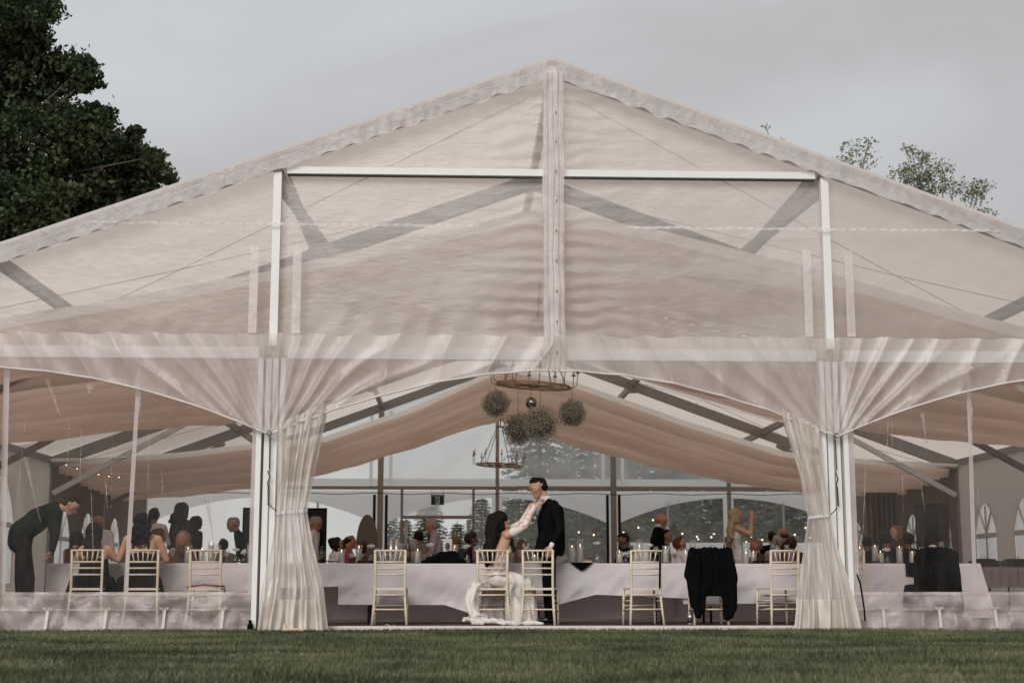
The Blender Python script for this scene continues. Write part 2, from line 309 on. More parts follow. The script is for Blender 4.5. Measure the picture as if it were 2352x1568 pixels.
# front gable frame
def profile_post(x, z0, z1, w, name):
    b = MB()
    b.box((x, .02, (z0 + z1) / 2), (w * .44, .10, z1 - z0))
    for s in (-1, 1):
        b.box((x + s * w * .385, .0, (z0 + z1) / 2), (w * .17, .16, z1 - z0)); b.box((x + s * w * .26, .05, (z0 + z1) / 2), (w * .08, .06, z1 - z0), mi=1)
    b.box((x, -.034, (z0 + z1) / 2), (.014, .012, z1 - z0), mi=1)
    part(b, name, [M['alu'], M['groove']])
for s in (-1, 1):
    profile_post(s * PX, 0, 3.13, .34, 'gable_post')
    b = MB(); b.box((s * PX, .0, 4.35), (.095, .10, 2.14)); b.box((s * PX, .0, 5.43), (.12, .12, .035), mi=1); part(b, 'upper_post', [M['alu'], M['groove']])
    part(MB().box((s * PX / 2 , .0, 5.435), (PX - .22, .09, .085)).box((s * PX / 2, .03, 5.386), (PX - .22, .04, .012), mi=1), 'collar_beam', [M['alu'], M['groove']])
    part(MB().box((s * 6.72, .03, 3.20), (6.45, .10, .14)), 'gable_beam', M['alu'])
    part(MB().box((s * 1.66, .03, 3.20), (3.0, .10, .14)), 'gable_beam', M['alu'])
    part(MB().bar((s * PX, .1, 5.30), (s * (PX - .38), BAY - .15, roofz(PX) - .38), .09, .13), 'strut', M['alu_in'])
part(MB().box((0, .03, 4.95), (.11, .11, 3.64)), 'king_post', M['alu'])
for s in (-1, 1): part(MB().box((s * 10, .0, 1.6), (.2, .16, 3.2)), 'corner_post', M['alu'])

# vinyl gable sheets
def gable_sheet(x0, x1, m, seed):
    def fn(u, v):
        x = x0 + (x1 - x0) * u; zt = roofz(x) - .045; z = 3.18 + (zt - 3.18) * v
        e = min(u, 1 - u, v, 1 - v) * 6; e = min(1, e)
        y = .085 + e * (.022 * nz(x * 1.1, z * 1.9, seed) + .010 * nz(x * 4, z * 6, seed + 5) + .004 * nz(x * 9 + z * 5, z * 9, seed))
        if v < .25: y += e * .035 * math.sin(x * 17 + 4 * nz(x * 1.3, z, 9) + (z - 3.2) * 6 * (1 if x > 0 else -1)) * (1 - v / .25) ** 1.5
        y += .06 * math.exp(-abs(x) / .38) * math.sin(z * 38 + 5 * nz(z * 2.2, x * 2, 3)) * (.4 + abs(nz(z * 1.5, 2, 1)) * 1.6) * min(1, abs(x) * 12)
        for xp in (-PX, PX): y += .02 * math.exp(-abs(x - xp) / .22) * math.sin((z + abs(x - xp) * 1.6) * 46 + 3 * nz(z, xp, 1)) * min(1, abs(x - xp) * 12) * (1 if z < 4.6 else .3)
        return Vector((x, y, z))
    b = MB(); b.grid(fn, int(abs(x1 - x0) * 24), 90); return part(b, 'gable_sheet', m)
gable_sheet(-9.95, -PX, M['gable'], 1); gable_sheet(-PX, 0, M['gable_mid'], 2); gable_sheet(0, PX, M['gable_mid'], 3); gable_sheet(PX, 9.95, M['gable'], 4)
for s in (-1, 1):      # gathered band following the roof slope
    def fn(u, v, s=s):
        x = s * 9.9 * u; d = .012 + .235 * v + (.035 * nz(x * 5, 1, 2) + .012 * math.sin(x * 21) if v > .5 else 0)
        return Vector((x, -.10 - .008 * math.sin(x * 42 + 5 * nz(x * 1.3, 0, 3)) * (.3 + v) * (.5 + nz(x * .8, 3, 1)), roofz(x) - d))
    b = MB(); b.grid(fn, 260, 5); part(b, 'gable_band', M['gather'])
    def fn2(u, v, s=s):
        x = s * (.9 + 4.6 * u); z = 4.745 + .03 * (v - .5) + .012 * nz(x * 3, 0, 4)
        return Vector((x, -.108 - .012 * math.sin(x * 50) , z))
    b = MB(); b.grid(fn2, 160, 2); part(b, 'seam_tape', M['gather'])
    for dx in (-.27, .24):
        def fn3(u, v, s=s, dx=dx):
            x = s * (PX + dx) + .10 * (u - .5); z = 3.42 + 1.06 * v
            return Vector((x, -.12 + .004 * nz(v * 5, u, dx), z))
        b = MB(); b.grid(fn3, 6, 70); part(b, 'zip_flap', M['gather'])
def fnk(u, v):        # pleated strip in front of the king post
    x = -.13 + .26 * u + .015 * nz(0, v * 6, 3); z = 2.99 + (6.70 - 2.99) * v
    return Vector((x, -.13 + .02 * math.sin(u * 25 + 2 * nz(u * 3, v * 4, 1)) + .03 * nz(u * 3, v * 14, 7), z))
b = MB(); b.grid(fnk, 24, 120); part(b, 'ridge_strip', M['band'])
for k in range(9):    # eyelets and lacing on that strip
    z = 3.2 + k * .37; part(MB().box((.03 + .02 * nz(k, 0, 0), -.165, z), (.012, .012, .03)), 'eyelet', M['dark_metal'])

# scalloped valance, one per bay
def valz(t): return 2.985 - .775 * abs(t) ** 1.9
for c in (-2 * PX, 0, 2 * PX):
    def fn(u, v, c=c):
        t = -1 + 2 * u; x = c + PX * t; zb = valz(t); z = zb + (3.40 + .018 * nz(x * 3, 0, 1) + .012 * math.sin(x * 13) - zb) * v
        d = PX - abs(t) * PX; a = math.atan2(z - 2.0, d + .05)
        near = max(0, 1 - d / 2.6)
        y = -.155 + near * .05 * (2 * abs(math.sin(a * 17 + 1.2 * nz(x, z, c))) ** .75 - 1) * (1 - .4 * v) + (1 - near) * .045 * (2 * abs(math.sin(x * 5.5 + (1 - v) * 1.6 * (1 if t < 0 else -1) + 1.4 * nz(x * .7, z, c))) ** .75 - 1)
        y += .03 * nz(x * .9, z * 1.3, c + 9)
        return Vector((x, y, z))
    b = MB(); b.grid(fn, 320, 26); part(b, 'valance', M['valance'])
    part(MB().tube([fn(k / 90, 0) + Vector((0, -.008, 0)) for k in range(91)], .012, 6), 'valance_hem', M['strap'])
for s in (-1, 1):
    part(MB().tube([(s * PX - .03, -.16, 2.235), (s * PX, -.17, 2.19), (s * PX + .03, -.16, 2.235), (s * PX, -.15, 2.26), (s * PX - .03, -.16, 2.235)], .006, 6), 'valance_ring', M['dark_metal'])
    b = MB(); b.bar((s * PX, -.10, 2.19), (s * PX + .005, -.09, 1.82), .012, .006, up=(0, 1, 0)); b.tube([(s * PX - .012, -.1, 1.80), (s * PX + .015, -.1, 1.72), (s * PX - .01, -.1, 1.66), (s * PX, -.1, 1.6)], .008, 6); b.bar((s * PX, -.1, 1.62), (s * PX + .006, -.1, 1.40), .018, .010, up=(0, 1, 0))
    part(b, 'tension_strap', M['dark_metal'])

# ------------------------------------------------------------------ walls
def flat_wall(name, outer, holes, T, m, parent=tent, thick=0):
    """2D polygon with holes, T maps (u, v, depth) to the world"""
    polys = [[Vector((p[0], p[1], 0)) for p in q] for q in [outer] + holes]
    tris = tessellate_polygon(polys); flat = [p for q in polys for p in q]
    b = MB(); n = len(flat)
    if thick <= 0: b.add([T(p.x, p.y, 0) for p in flat], [tuple(t) for t in tris]); return b.build(name, m, parent)
    b.add([T(p.x, p.y, 0) for p in flat] + [T(p.x, p.y, thick) for p in flat], [tuple(t) for t in tris] + [tuple(i + n for i in reversed(t)) for t in tris])
    k = 0
    for q in polys:
        m_ = len(q); b.f += [(k + i, k + (i + 1) % m_, n + k + (i + 1) % m_, n + k + i) for i in range(m_)]; b.m += [0] * m_; b.sm += [False] * m_; k += m_
    return b.build(name, m, parent)
def arch(cx, w_, z0, zs, zt, n=16, ex=2.0):
    pts = [(cx - w_ / 2, z0), (cx + w_ / 2, z0)]
    for k in range(n + 1):
        t = 1 - 2 * k / n; pts.append((cx + w_ / 2 * t, zs + (zt - zs) * (1 - abs(t) ** ex)))
    return pts
TR = lambda u, v, d: Vector((u, LEN + .06 + d, v))
for c in (-2 * PX, 0, 2 * PX):
    x0, x1 = c - PX + .02, c + PX - .02
    flat_wall('rear_wall_panel', [(x0, 0), (x1, 0), (x1, 3.12), (x0, 3.12)], [arch(c, 2 * PX - .42, .06, 2.22, 2.92, 28)], TR, M['wall_rear'])
DX0, DX1, DZ = -2.72, -.68, 2.36
rear = [(-9.9, -3.4, 0, 3.0, 'pane_white'), (-3.3, DX0, 0, 3.0, 'pane'), (DX1, 3.3, 0, 3.0, 'pane'), (DX0, DX1, DZ, 3.0, 'pane_hazy'), (3.4, 9.9, 0, 3.0, 'pane')]
for (x0, x1, z0, z1, mm) in rear:
    b = MB(); b.grid(lambda u, v: Vector((x0 + (x1 - x0) * u, LEN + .12 + .03 * nz(x0 + u * 5, v * 3, 2), z0 + (z1 - z0) * v)), 14, 8); part(b, 'rear_window_sheet', M[mm])
for x in (-2 * PX, 0, 2 * PX): part(MB().grid(lambda u, v: Vector((x + .30 * (u - .5), LEN + .10, 3.0 * v)), 1, 4), 'rear_zip_strip', M['wall_rear'])
for x in (2 * PX - 1.75, 2 * PX + 1.6, -2 * PX + 1.55): part(MB().box((x, LEN + .10, 1.45), (.06, .02, 2.7)), 'rear_seam', M['strap'])
for x0, x1, mm in ((-9.9, -PX, 'pane_white'), (-PX, 0, 'pane_hazy'), (0, PX, 'pane_hazy'), (PX, 9.9, 'pane_hazy')):
    b = MB(); b.grid(lambda u, v: Vector((x0 + (x1 - x0) * u, LEN + .1 + .03 * nz(u * 6, v * 3, x0), 3.2 + (roofz(x0 + (x1 - x0) * u) - 3.24) * v)), 16, 10); part(b, 'rear_gable_sheet', M[mm])
for x in (-PX, PX):
    for d in (-.28, .28): part(MB().grid(lambda u, v: Vector((x + d + .10 * (u - .5), LEN + .05, 3.2 + 2.2 * v)), 1, 4), 'rear_gable_seam', M['wall_rear'])
for s in (-1, 1): part(MB().grid(lambda u, v: Vector((s * 9.85 * u, LEN + .07, 3.26 + .20 * v)), 20, 1), 'rear_gable_hem', M['wall_rear'])
for x in (-2 * PX, -PX, 0, PX, 2 * PX):
    part(MB().box((x, LEN - .05, (roofz(x) - .3) / 2), (.16 if abs(x) == PX else .10, .14, roofz(x) - .3)), 'rear_post', M['alu_warm'])
    if abs(x) == PX:
        for s in (-1, 1): part(MB().box((x + s * .17, LEN + .02, 1.5), (.08, .05, 3.0)), 'rear_curtain_edge', M['brown_black'])
part(MB().box((0, LEN - .04, 3.19), (19.8, .10, .10)), 'rear_beam', M['alu_warm'])
part(MB().tube([(x, LEN - .12, 3.02 + .02 * math.sin(x * 3.1)) for x in np.linspace(-9.8, 9.8, 60)], .012, 5), 'light_cable', M['dark_metal'])
door = empty('door_frame', (0, 0, 0)); door.parent = tent
for x in (DX0, DX1): MB().box((x, LEN - .02, 1.59), (.07, .10, 3.14)).build('jamb', M['alu_in'], door)
MB().box(((DX0 + DX1) / 2, LEN - .02, DZ), (DX1 - DX0 - .07, .10, .09)).build('lintel', M['alu_warm'], door)
for x in (DX0 + .14, DX1 - .14): MB().box((x, LEN + .02, DZ / 2 - .03), (.10, .04, DZ - .08)).build('stile', M['wall'], door)
# side walls with arched windows
def side(s, i, m, wins):
    y0, y1 = i * BAY + .1, (i + 1) * BAY - .1
    T = lambda u, v, d: Vector((s * (9.93 + d), u, v))
    holes = [arch(y0 + c * (y1 - y0), w_, z0, zs, zt, 14) for c, w_, z0, zs, zt in wins]
    flat_wall('side_wall_panel', [(y0, 0), (y1, 0), (y1, 3.08), (y0, 3.08)], holes, T, m)
    for c, w_, z0, zs, zt in wins:
        cy_ = y0 + c * (y1 - y0); win = empty('side_window', (s * 9.95, cy_, 0)); win.parent = tent
        MB().box((.012, 0, (z0 + zt) / 2), (.006, w_ + .1, zt - z0 + .06)).build('pane', M['pane'], win)
        MB().box((-.015, 0, zs - .06), (.03, w_, .10)).build('muntin', M['wall'], win)
        for a in (-.28, 0, .28): MB().bar((-.012, 0, zs), (-.012, a * w_ * 1.1, zt - (.04 if a == 0 else .14)), .02, .035, up=(1, 0, 0)).build('muntin', M['wall'], win)
        MB().box((-.012, 0, (z0 + zs) / 2), (.02, .05, zs - z0)).build('muntin', M['wall'], win)
ww = [(.22, 1.15, .75, 1.55, 2.15), (.68, 1.15, .75, 1.55, 2.15)]
for s in (-1, 1):
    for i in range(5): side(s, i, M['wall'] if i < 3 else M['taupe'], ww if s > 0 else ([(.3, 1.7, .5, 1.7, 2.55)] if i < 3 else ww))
# ================================================================== ceiling drapes
def drape(y0, y1, f0, f1, label, seed):
    """f0/f1: (x, z) profiles of the front and rear hem"""
    def prof(f, x): return float(np.interp(x, [p[0] for p in f], [p[1] for p in f]))
    xs0, xs1 = f0[0][0], f0[-1][0]
    root = empty('ceiling_drape', (0, y0, 5.3)); tag(root, label, 'ceiling drape', 'ceiling drapes')
    def fn(u, v):
        x = xs0 + (xs1 - xs0) * u
        z = (1 - v) * prof(f0, x) + v * prof(f1, x)
        ph = v * (y1 - y0)
        fold = .24 * (abs(math.sin(ph * 5.2 + 1.0 * nz(x * .22, ph * .5, seed))) ** .7 - .5) + .045 * math.sin(ph * 17 + 2 * nz(x * .3, ph, seed + 3)) + .03 * nz(x * .5, ph * 5, seed)
        e = min(1, v * 12, (1 - v) * 12)
        z += e * (fold - .28 * math.sin(math.pi * v) * (.4 + .6 * math.sin(math.pi * u))) + .02 * nz(x * .8, ph * 1.5, seed)
        return Vector((x, ph, min(z, roofz(x) - .12) - 5.3))
    b = MB(); b.grid(fn, 70, 200); b.build('liner', M['drape'], root)
    for v, dp, dz in ((0, -.24, .09), (1, .14, .0)):      # whiter folded-over edge strips, front and rear
        MB().grid(lambda u, w_: fn(u, v) + Vector((0, dp * w_, dz * w_ + .02 * math.sin(w_ * 3.0) + .012 * nz(u * 30, w_ * 2, seed))), 70, 6).build('hem', M['hem'], root)
HA0 = [(-10, 3.15), (-7.33, 3.89), (-5.6, 4.20), (-3.84, 4.55), (-1.47, 5.12), (0, 5.5), (1.56, 5.20), (3.97, 4.61), (6.7, 3.84), (10, 3.12)]
HA1 = [(-10, 3.0), (-9.27, 3.10), (-7.1, 3.32), (-4.9, 3.50), (-2.2, 4.3), (0, 5.0), (2.2, 4.3), (4.9, 3.50), (7.1, 3.32), (10, 3.0)]
HB0 = [(-10, 3.05), (-7.96, 3.12), (-5.58, 3.40), (-4.06, 3.55), (-2.21, 4.18), (-.39, 5.03), (0, 5.12), (1.54, 4.75), (3.76, 3.97), (6.07, 3.25), (7.9, 3.1), (10, 3.0)]
HB1 = [(-10, 2.75), (-8.68, 2.80), (-6.57, 3.10), (-4.72, 3.52), (-.5, 4.86), (0, 4.96), (1.68, 4.36), (4.87, 3.58), (8.07, 3.0), (10, 2.85)]
drape(2.4, 9.6, HA0, HA1, 'front pleated pinkish-beige ceiling liner swagged behind the clear gable', 11)
drape(14.46, 21.7, HB0, HB1, 'rear pleated pinkish-beige ceiling liner swagged above the dining guests', 23)

# ================================================================== clear side panels left and right of the opening
def clear_panel(s, label):
    x0, x1 = s * (PX + .16), s * 9.9
    root = empty('clear_sidewall', (s * 6.6, -.02, 0)); tag(root, label, 'tent sidewall', 'clear sidewalls of the front gable')
    ox = s * 6.6
    def fn(u, v):
        x = x0 + (x1 - x0) * u; z = .36 + 2.72 * v
        return Vector((x - ox, .03 * nz(x * 1.2, z * .5, s) + .012 * nz(x * 6, z * .8, 4), z))
    MB().grid(fn, 90, 20).build('vinyl_sheet', M['clear'], root)
    def fs(u, v):
        x = x0 + (x1 - x0) * u; z = -.03 + .43 * v; k = (x * s - PX) / .66; fr = abs((k % 1) - .5) * 2
        y = -.035 + .035 * nz(x * 2.2, z * 4, 7) - .05 * (1 - v) * (.4 + fr) + .05 * math.sin(x * 9 + z * 14 * (1 if (k % 1) < .5 else -1) + 2 * nz(x * 1.5, z * 2, 3)) * (1 - abs(v - .45) * 1.6) * (.5 + abs(nz(x * 1.1, 0, 5)))
        return Vector((x - ox, y, z + (.012 * nz(x * 5, 0, 1) if v == 0 else 0)))
    sk = MB().grid(fs, 150, 12).build('skirt_band', M['skirt'], root)
    MB().grid(lambda u, v: fs(u, .52 + .06 * v) + Vector((0, -.012, 0)), 120, 1).build('skirt_seam', M['skirt'], sk)
    MB().grid(lambda u, v: fs(u, .93 + .09 * v) + Vector((0, -.012, 0)), 120, 1).build('skirt_seam', M['skirt'], sk)
    return root, ox, fs
for s, lab in ((-1, 'clear vinyl sidewall of the bay with the bending man behind it'), (1, 'clear vinyl sidewall of the bay with the black-covered chair behind it')):
    root, ox, fs = clear_panel(s, lab)
    strips = ((-3.50, .085, 0), (-4.93, .05, .02), (-6.33, .07, -.05)) if s < 0 else ((3.53, .075, 0), (4.93, .05, .03), (6.6, .06, 0))
    for x, w_, tilt in strips:
        MB().grid(lambda u, v: Vector((x - ox + w_ * (u - .5) + tilt * v * 2, -.03 + .008 * nz(x, v * 4, 1), .38 + 2.6 * v)), 2, 24).build('zip_strip', M['zip'], root)
    for k in range(9):
        x = s * (PX + .48 + .66 * k + .04 * nz(k, s, 2)); b = MB()
        b.bar((x - ox, -.13, .0), (x - ox + .004, -.085, .205), .032, .006, up=(0, 1, 0))
        for a in (-.05, -.02, .025, .05): b.bar((x - ox, -.085, .20), (x - ox + a, -.10, .235 + .01 * nz(k, a * 40, 0)), .016, .005, up=(0, 1, 0))
        b.build('tie_strap', M['band'], root)
    # whitened slips that stand in for glints on creases under the valance
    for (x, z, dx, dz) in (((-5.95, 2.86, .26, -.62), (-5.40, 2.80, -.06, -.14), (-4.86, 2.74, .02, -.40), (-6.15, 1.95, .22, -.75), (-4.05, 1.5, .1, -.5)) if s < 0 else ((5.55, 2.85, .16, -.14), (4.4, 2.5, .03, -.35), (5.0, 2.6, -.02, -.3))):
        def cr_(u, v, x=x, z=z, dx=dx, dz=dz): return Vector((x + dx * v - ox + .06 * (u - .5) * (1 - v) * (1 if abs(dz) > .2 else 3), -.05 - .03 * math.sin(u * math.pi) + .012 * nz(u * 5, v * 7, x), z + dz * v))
        MB().grid(cr_, 8, 16).build('crease_glint', M['crease_glint'], root)

for s in (-1, 1):      # hair-thin whitish ribbons painted as glints on the slack side sheets
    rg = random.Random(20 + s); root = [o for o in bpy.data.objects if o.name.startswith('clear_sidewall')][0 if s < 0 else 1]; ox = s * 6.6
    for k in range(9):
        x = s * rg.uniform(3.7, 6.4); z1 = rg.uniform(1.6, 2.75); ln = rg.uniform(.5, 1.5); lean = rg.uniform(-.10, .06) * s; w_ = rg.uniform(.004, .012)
        MB().grid(lambda u, v: Vector((x + lean * v + w_ * (u - .5) * math.sin(math.pi * v) - ox, -.035, z1 - ln * v)), 2, 14).build('crease_glint', M['crease_glint'], root)
# loose outer fold at the far left of the photograph
def fl(u, v):
    z = .0 + 2.95 * v; x = -6.62 + .30 * u * (1 - .55 * v) + .04 * nz(v * 3, 0, 1)
    return Vector((x + 6.5, -.16 + .05 * math.sin(u * 14 + v * 2), z))
o = MB().grid(fl, 30, 40).build('loose_vinyl_flap', M['curtain'], None, (-6.5, 0, 0)); tag(o, 'gathered milky vinyl flap hanging at the edge beside the bending man', 'vinyl flap')

# ================================================================== tied-back vinyl curtains
def curtain(keys, label, seed, hook):
    """keys: (z, x_left, x_right, fold depth)"""
    zz = [k[0] for k in keys]; bx = sum(keys[0][1:3]) / 2
    root = empty('tied_curtain', (bx, -.12, 0)); tag(root, label, 'curtain', 'tied-back curtains at the entrance')
    def P(u, z, out=0):
        xl = np.interp(z, zz, [k[1] for k in keys]); xr = np.interp(z, zz, [k[2] for k in keys]); dp = np.interp(z, zz, [k[3] for k in keys])
        uu = u + .07 * nz(u * 3.5, z * 1.0, seed)
        y = -.13 - dp * (math.sin(uu * 30 + 1.6 * nz(z * .9, u * 2.5, seed)) * (.5 + .5 * nz(u * 4, z * .5, seed + 2)) + .45 * math.sin(uu * 63 + seed + 2 * nz(z * 1.3, u * 3, seed)) * (.6 + nz(u * 6, z, seed + 8)) + .30 * nz(u * 14, z * 4.5, seed)) - .05 * math.sin(math.pi * u) * dp / .1 - out
        x = xl + (xr - xl) * (u + .014 * math.cos(uu * 37))
        return Vector((x - bx, y + .12, z + (.02 * nz(u * 7, 0, seed) if z < .06 else 0)))
    zt = [k[4] if len(k) > 4 else 0 for k in keys]
    top = lambda u: keys[-1][0] + (keys[-1][4] if len(keys[-1]) > 4 else 0) * (u - .5)
    MB().grid(lambda u, v: P(u, .30 + (top(u) - .30) * v), 130, 70).build('gathered_sheet', M['curtain'], root)
    MB().grid(lambda u, v: P(u, -.02 + .34 * v, .012), 130, 12).build('bottom_hem', M['curtain_hem'], root)
    zt_ = min(keys, key=lambda k: k[2] - k[1])[0]
    MB().grid(lambda u, v: P(u * .96 + .02, zt_ - .02 + .035 * v + .03 * (u - .5), .03) , 60, 1).build('tie_band', M['strap'], root)
    MB().tube([P(hook, zt_ + .01, .05), P(hook, zt_ + .03, .05) + Vector((.05 if hook > .5 else -.05, 0, .02)), P(hook, zt_ + .05, .05) + Vector((.09 if hook > .5 else -.09, 0, .05))], .006, 6).build('hook', M['dark_metal'], root)
def X(px, py): return at(px, py, -.15).x
def Z(px, py): return at(px, py, -.15).z
curtain([(-.02, X(588, 1440), X(752, 1440), .11), (.45, X(600, 1350), X(742, 1350), .10), (.95, X(622, 1260), X(716, 1260), .07), (1.32, X(632, 1183), X(704, 1183), .045), (1.75, X(634, 1100), X(720, 1100), .07), (2.45, X(632, 980), X(748, 950), .09, .30)],
        'milky vinyl curtain tied back at the post near the white-shirted guest', 31, .05)
curtain([(-.02, X(1822, 1440), X(1980, 1440), .12), (.45, X(1832, 1350), X(1958, 1350), .10), (.95, X(1848, 1260), X(1925, 1260), .07), (1.28, X(1856, 1192), X(1908, 1192), .04), (1.75, X(1838, 1100), X(1898, 1100), .07), (2.42, X(1796, 960), X(1886, 990), .09, -.26)],
        'milky vinyl curtain tied back at the post with the hanging carabiner', 47, .95)

# ================================================================== chandeliers with hanging flower globes
M['rust'] = mat('rusted_iron', (.46, .29, .19), .6, .35, 14, metal=.3, bump=.3, bscale=40)
M['iron'] = mat('brown_iron', (.32, .23, .17), .5, .3, 14, metal=.3)
M['wax'] = mat('candle_wax', (.80, .74, .66), .5, .06, 8, trans=.25)
M['flame'] = emit('flame', (1.0, .72, .42), 2.2)
M['bulb'] = emit('bulb', (1.0, .74, .50), 1.6)
M['rope'] = mat('jute_rope', (.56, .43, .33), .95, .25, 30, bump=.4, bscale=80)
M['twine'] = mat('twine', (.25, .19, .14), .9, .2, 20)
def chandelier(c, label, tilt, rope_z):
    r = .57; root = empty('chandelier', c); tag(root, label, 'chandelier', 'wheel chandeliers'); root.rotation_euler = (tilt[0], tilt[1], .2)
    n = 40; V = []; F = []
    for k in range(n):
        a = 2 * math.pi * k / n
        for rr, z in ((r, -.019), (r, .019), (r - .012, .019), (r - .012, -.019)): V.append((rr * math.cos(a), rr * math.sin(a), z))
    for k in range(n):
        for q in range(4): F.append((k * 4 + q, ((k + 1) % n) * 4 + q, ((k + 1) % n) * 4 + (q + 1) % 4, k * 4 + (q + 1) % 4))
    rim = MB().add(V, F); rim.build('rim', M['rust'], root)
    MB().lathe([(.001, -.03), (.07, -.03), (.075, -.01), (.04, .02), (.03, .06), (.001, .06)], 14).build('hub', M['iron'], root)
    for k in range(12):
        a = 2 * math.pi * k / 12; MB().tube([(.06 * math.cos(a), .06 * math.sin(a), 0), ((r - .008) * math.cos(a), (r - .008) * math.sin(a), 0)], .008, 5).build('spoke', M['iron'], root)
    for k in range(10):
        a = 2 * math.pi * (k + .3) / 10; d = Vector((math.cos(a), math.sin(a), 0)); e = Vector((0, 0, 1))
        arm = MB().tube([d * r, d * (r + .05), d * (r + .085) + e * .02, d * (r + .1) + e * .06, d * (r + .1) + e * .22], .007, 5).build('candle_arm', M['iron'], root)
        MB().lathe([(.001, 0), (.03, .004), (.04, .022), (.036, .022), (.001, .012)], 10, d * (r + .1) + e * .21).build('drip_cup', M['iron'], arm)
        MB().lathe([(.014, .012), (.014, .13), (.001, .135)], 8, d * (r + .1) + e * .21).build('candle_tube', M['wax'], arm)
    MB().lathe([(.10, 0), (.10, .02), (.085, .02), (.085, 0), (.10, 0)], 14, (0, 0, rope_z)).build('hanging_ring', M['iron'], root)
    for k in range(4):
        a = 2 * math.pi * (k + .5) / 4; MB().tube([(.09 * math.cos(a), .09 * math.sin(a), rope_z), (r * .97 * math.cos(a), r * .97 * math.sin(a), .02)], .010, 6).build('rope', M['rope'], root)
    MB().tube([(0, 0, rope_z), (0, 0, 6.5 - c[2])], .012, 6).build('hanging_cable', M['iron'], root)
    return root

C1 = at(1225.6, 885.5, 4.75); C2 = at(1145, 1068, 19.3)
chandelier(C1, 'iron wheel chandelier with flower globes under the scalloped valance', (.05, .055), 1.0)
chandelier(C2, 'small-looking wheel chandelier hanging in front of the far gable', (0, .05), .97)
# dried flower globes
M['flower'] = mat('dried_babys_breath', (.47, .455, .38), .9, .3, 25, trans=.25)
M['sprig'] = mat('dried_sprig', (.15, .14, .095), .95, .4, 20)
def flower_globe(c, r, label, seed, cord_to):
    rng = np.random.default_rng(seed); root = empty('flower_globe', c); tag(root, label, 'flower globe', 'dried flower globes under the chandelier')
    MB().ball((0, 0, 0), r * .70, 14, 9).build('core', M['sprig'], root)
    n = 3600; d = rng.normal(size=(n, 3)); d /= np.linalg.norm(d, axis=1)[:, None]
    lump = np.array([1 + .30 * nz(*(v * 2.3 + seed)) + .10 * nz(*(v * 6 + seed)) for v in d])
    p = d * (r * rng.uniform(.66, 1.06, n) * lump * (1 + .22 * (rng.random(n) < .07)))[:, None]; sz = rng.uniform(.006, .013, n)
    q = rng.normal(size=(n, 3)); a = np.cross(d, q); a /= np.linalg.norm(a, axis=1)[:, None]; b2 = np.cross(a, rng.normal(size=(n, 3))); b2 /= np.linalg.norm(b2, axis=1)[:, None]
    V = np.stack([p + a * sz[:, None], p + b2 * sz[:, None], p - a * sz[:, None], p - b2 * sz[:, None]], 1).reshape(-1, 3)
    F = np.arange(4 * n).reshape(-1, 4); link('blossoms', np_mesh('blossoms', V, F, M['flower']), root)['kind'] = 'stuff'
    m = 500; i = rng.integers(0, n, m); pin = p[i] * .6; s3 = rng.normal(size=(m, 3)) * .004
    V = np.stack([pin, pin + s3, p[i] * 1.02], 1).reshape(-1, 3); link('stems', np_mesh('stems', V, np.arange(3 * m).reshape(-1, 3), M['sprig']), root)['kind'] = 'stuff'
    MB().tube([(0, 0, r * .8), Vector(cord_to) - Vector(c)], .004, 4).build('cord', M['twine'], root)
for px, py, Y, r, lab, ry in ((1139, 927, 4.5, .20, 'left round dried-flower globe below the chandelier rim', 4.5), (1190, 985, 4.9, .235, 'brownish flower globe behind the largest one', 4.9), (1241, 973, 4.35, .27, 'largest dried-flower globe hanging lowest above the groom', 4.35), (1314, 948, 4.7, .20, 'right round dried-flower globe below the chandelier rim', 4.7)):
    c = at(px, py, Y); flower_globe(c, r, lab, int(px), (c.x + .0, Y, C1.z - .04))
# mirror ball
c = at(1220, 925, 4.7); M['mirror'] = mat('mirror_tile', (.55, .55, .53), .12, .4, 30, metal=1)
root = empty('mirror_ball', c); tag(root, 'small silver mirror ball hanging among the flower globes', 'mirror ball'); 
MB().ball((0, 0, 0), .085, 20, 12).build('core', M['dark_metal'], root)
V = []; F = []
for i in range(12):
    t = math.pi * (i + .5) / 12; k = max(4, int(24 * math.sin(t)))
    for j in range(k):
        a = 2 * math.pi * j / k; nrm = Vector((math.sin(t) * math.cos(a), math.sin(t) * math.sin(a), math.cos(t))); nrm = (nrm + Vector((random.uniform(-.04, .04), random.uniform(-.04, .04), random.uniform(-.04, .04)))).normalized()
        u = nrm.orthogonal().normalized(); v = nrm.cross(u); bx_ = len(V)
        u = Vector((-math.sin(a), math.cos(a), 0)); v = nrm.cross(u).normalized()
        V += [nrm * .09 + u * .010 * p + v * .010 * q for p, q in ((-1, -1), (1, -1), (1, 1), (-1, 1))]; F.append((bx_, bx_ + 1, bx_ + 2, bx_ + 3))
MB().add(V, F).build('mirror_tiles', M['mirror'], root)['kind'] = 'stuff'
MB().tube([(0, 0, .085), (0, 0, C1.z - c.z - .03)], .004, 4).build('cord', M['twine'], root)
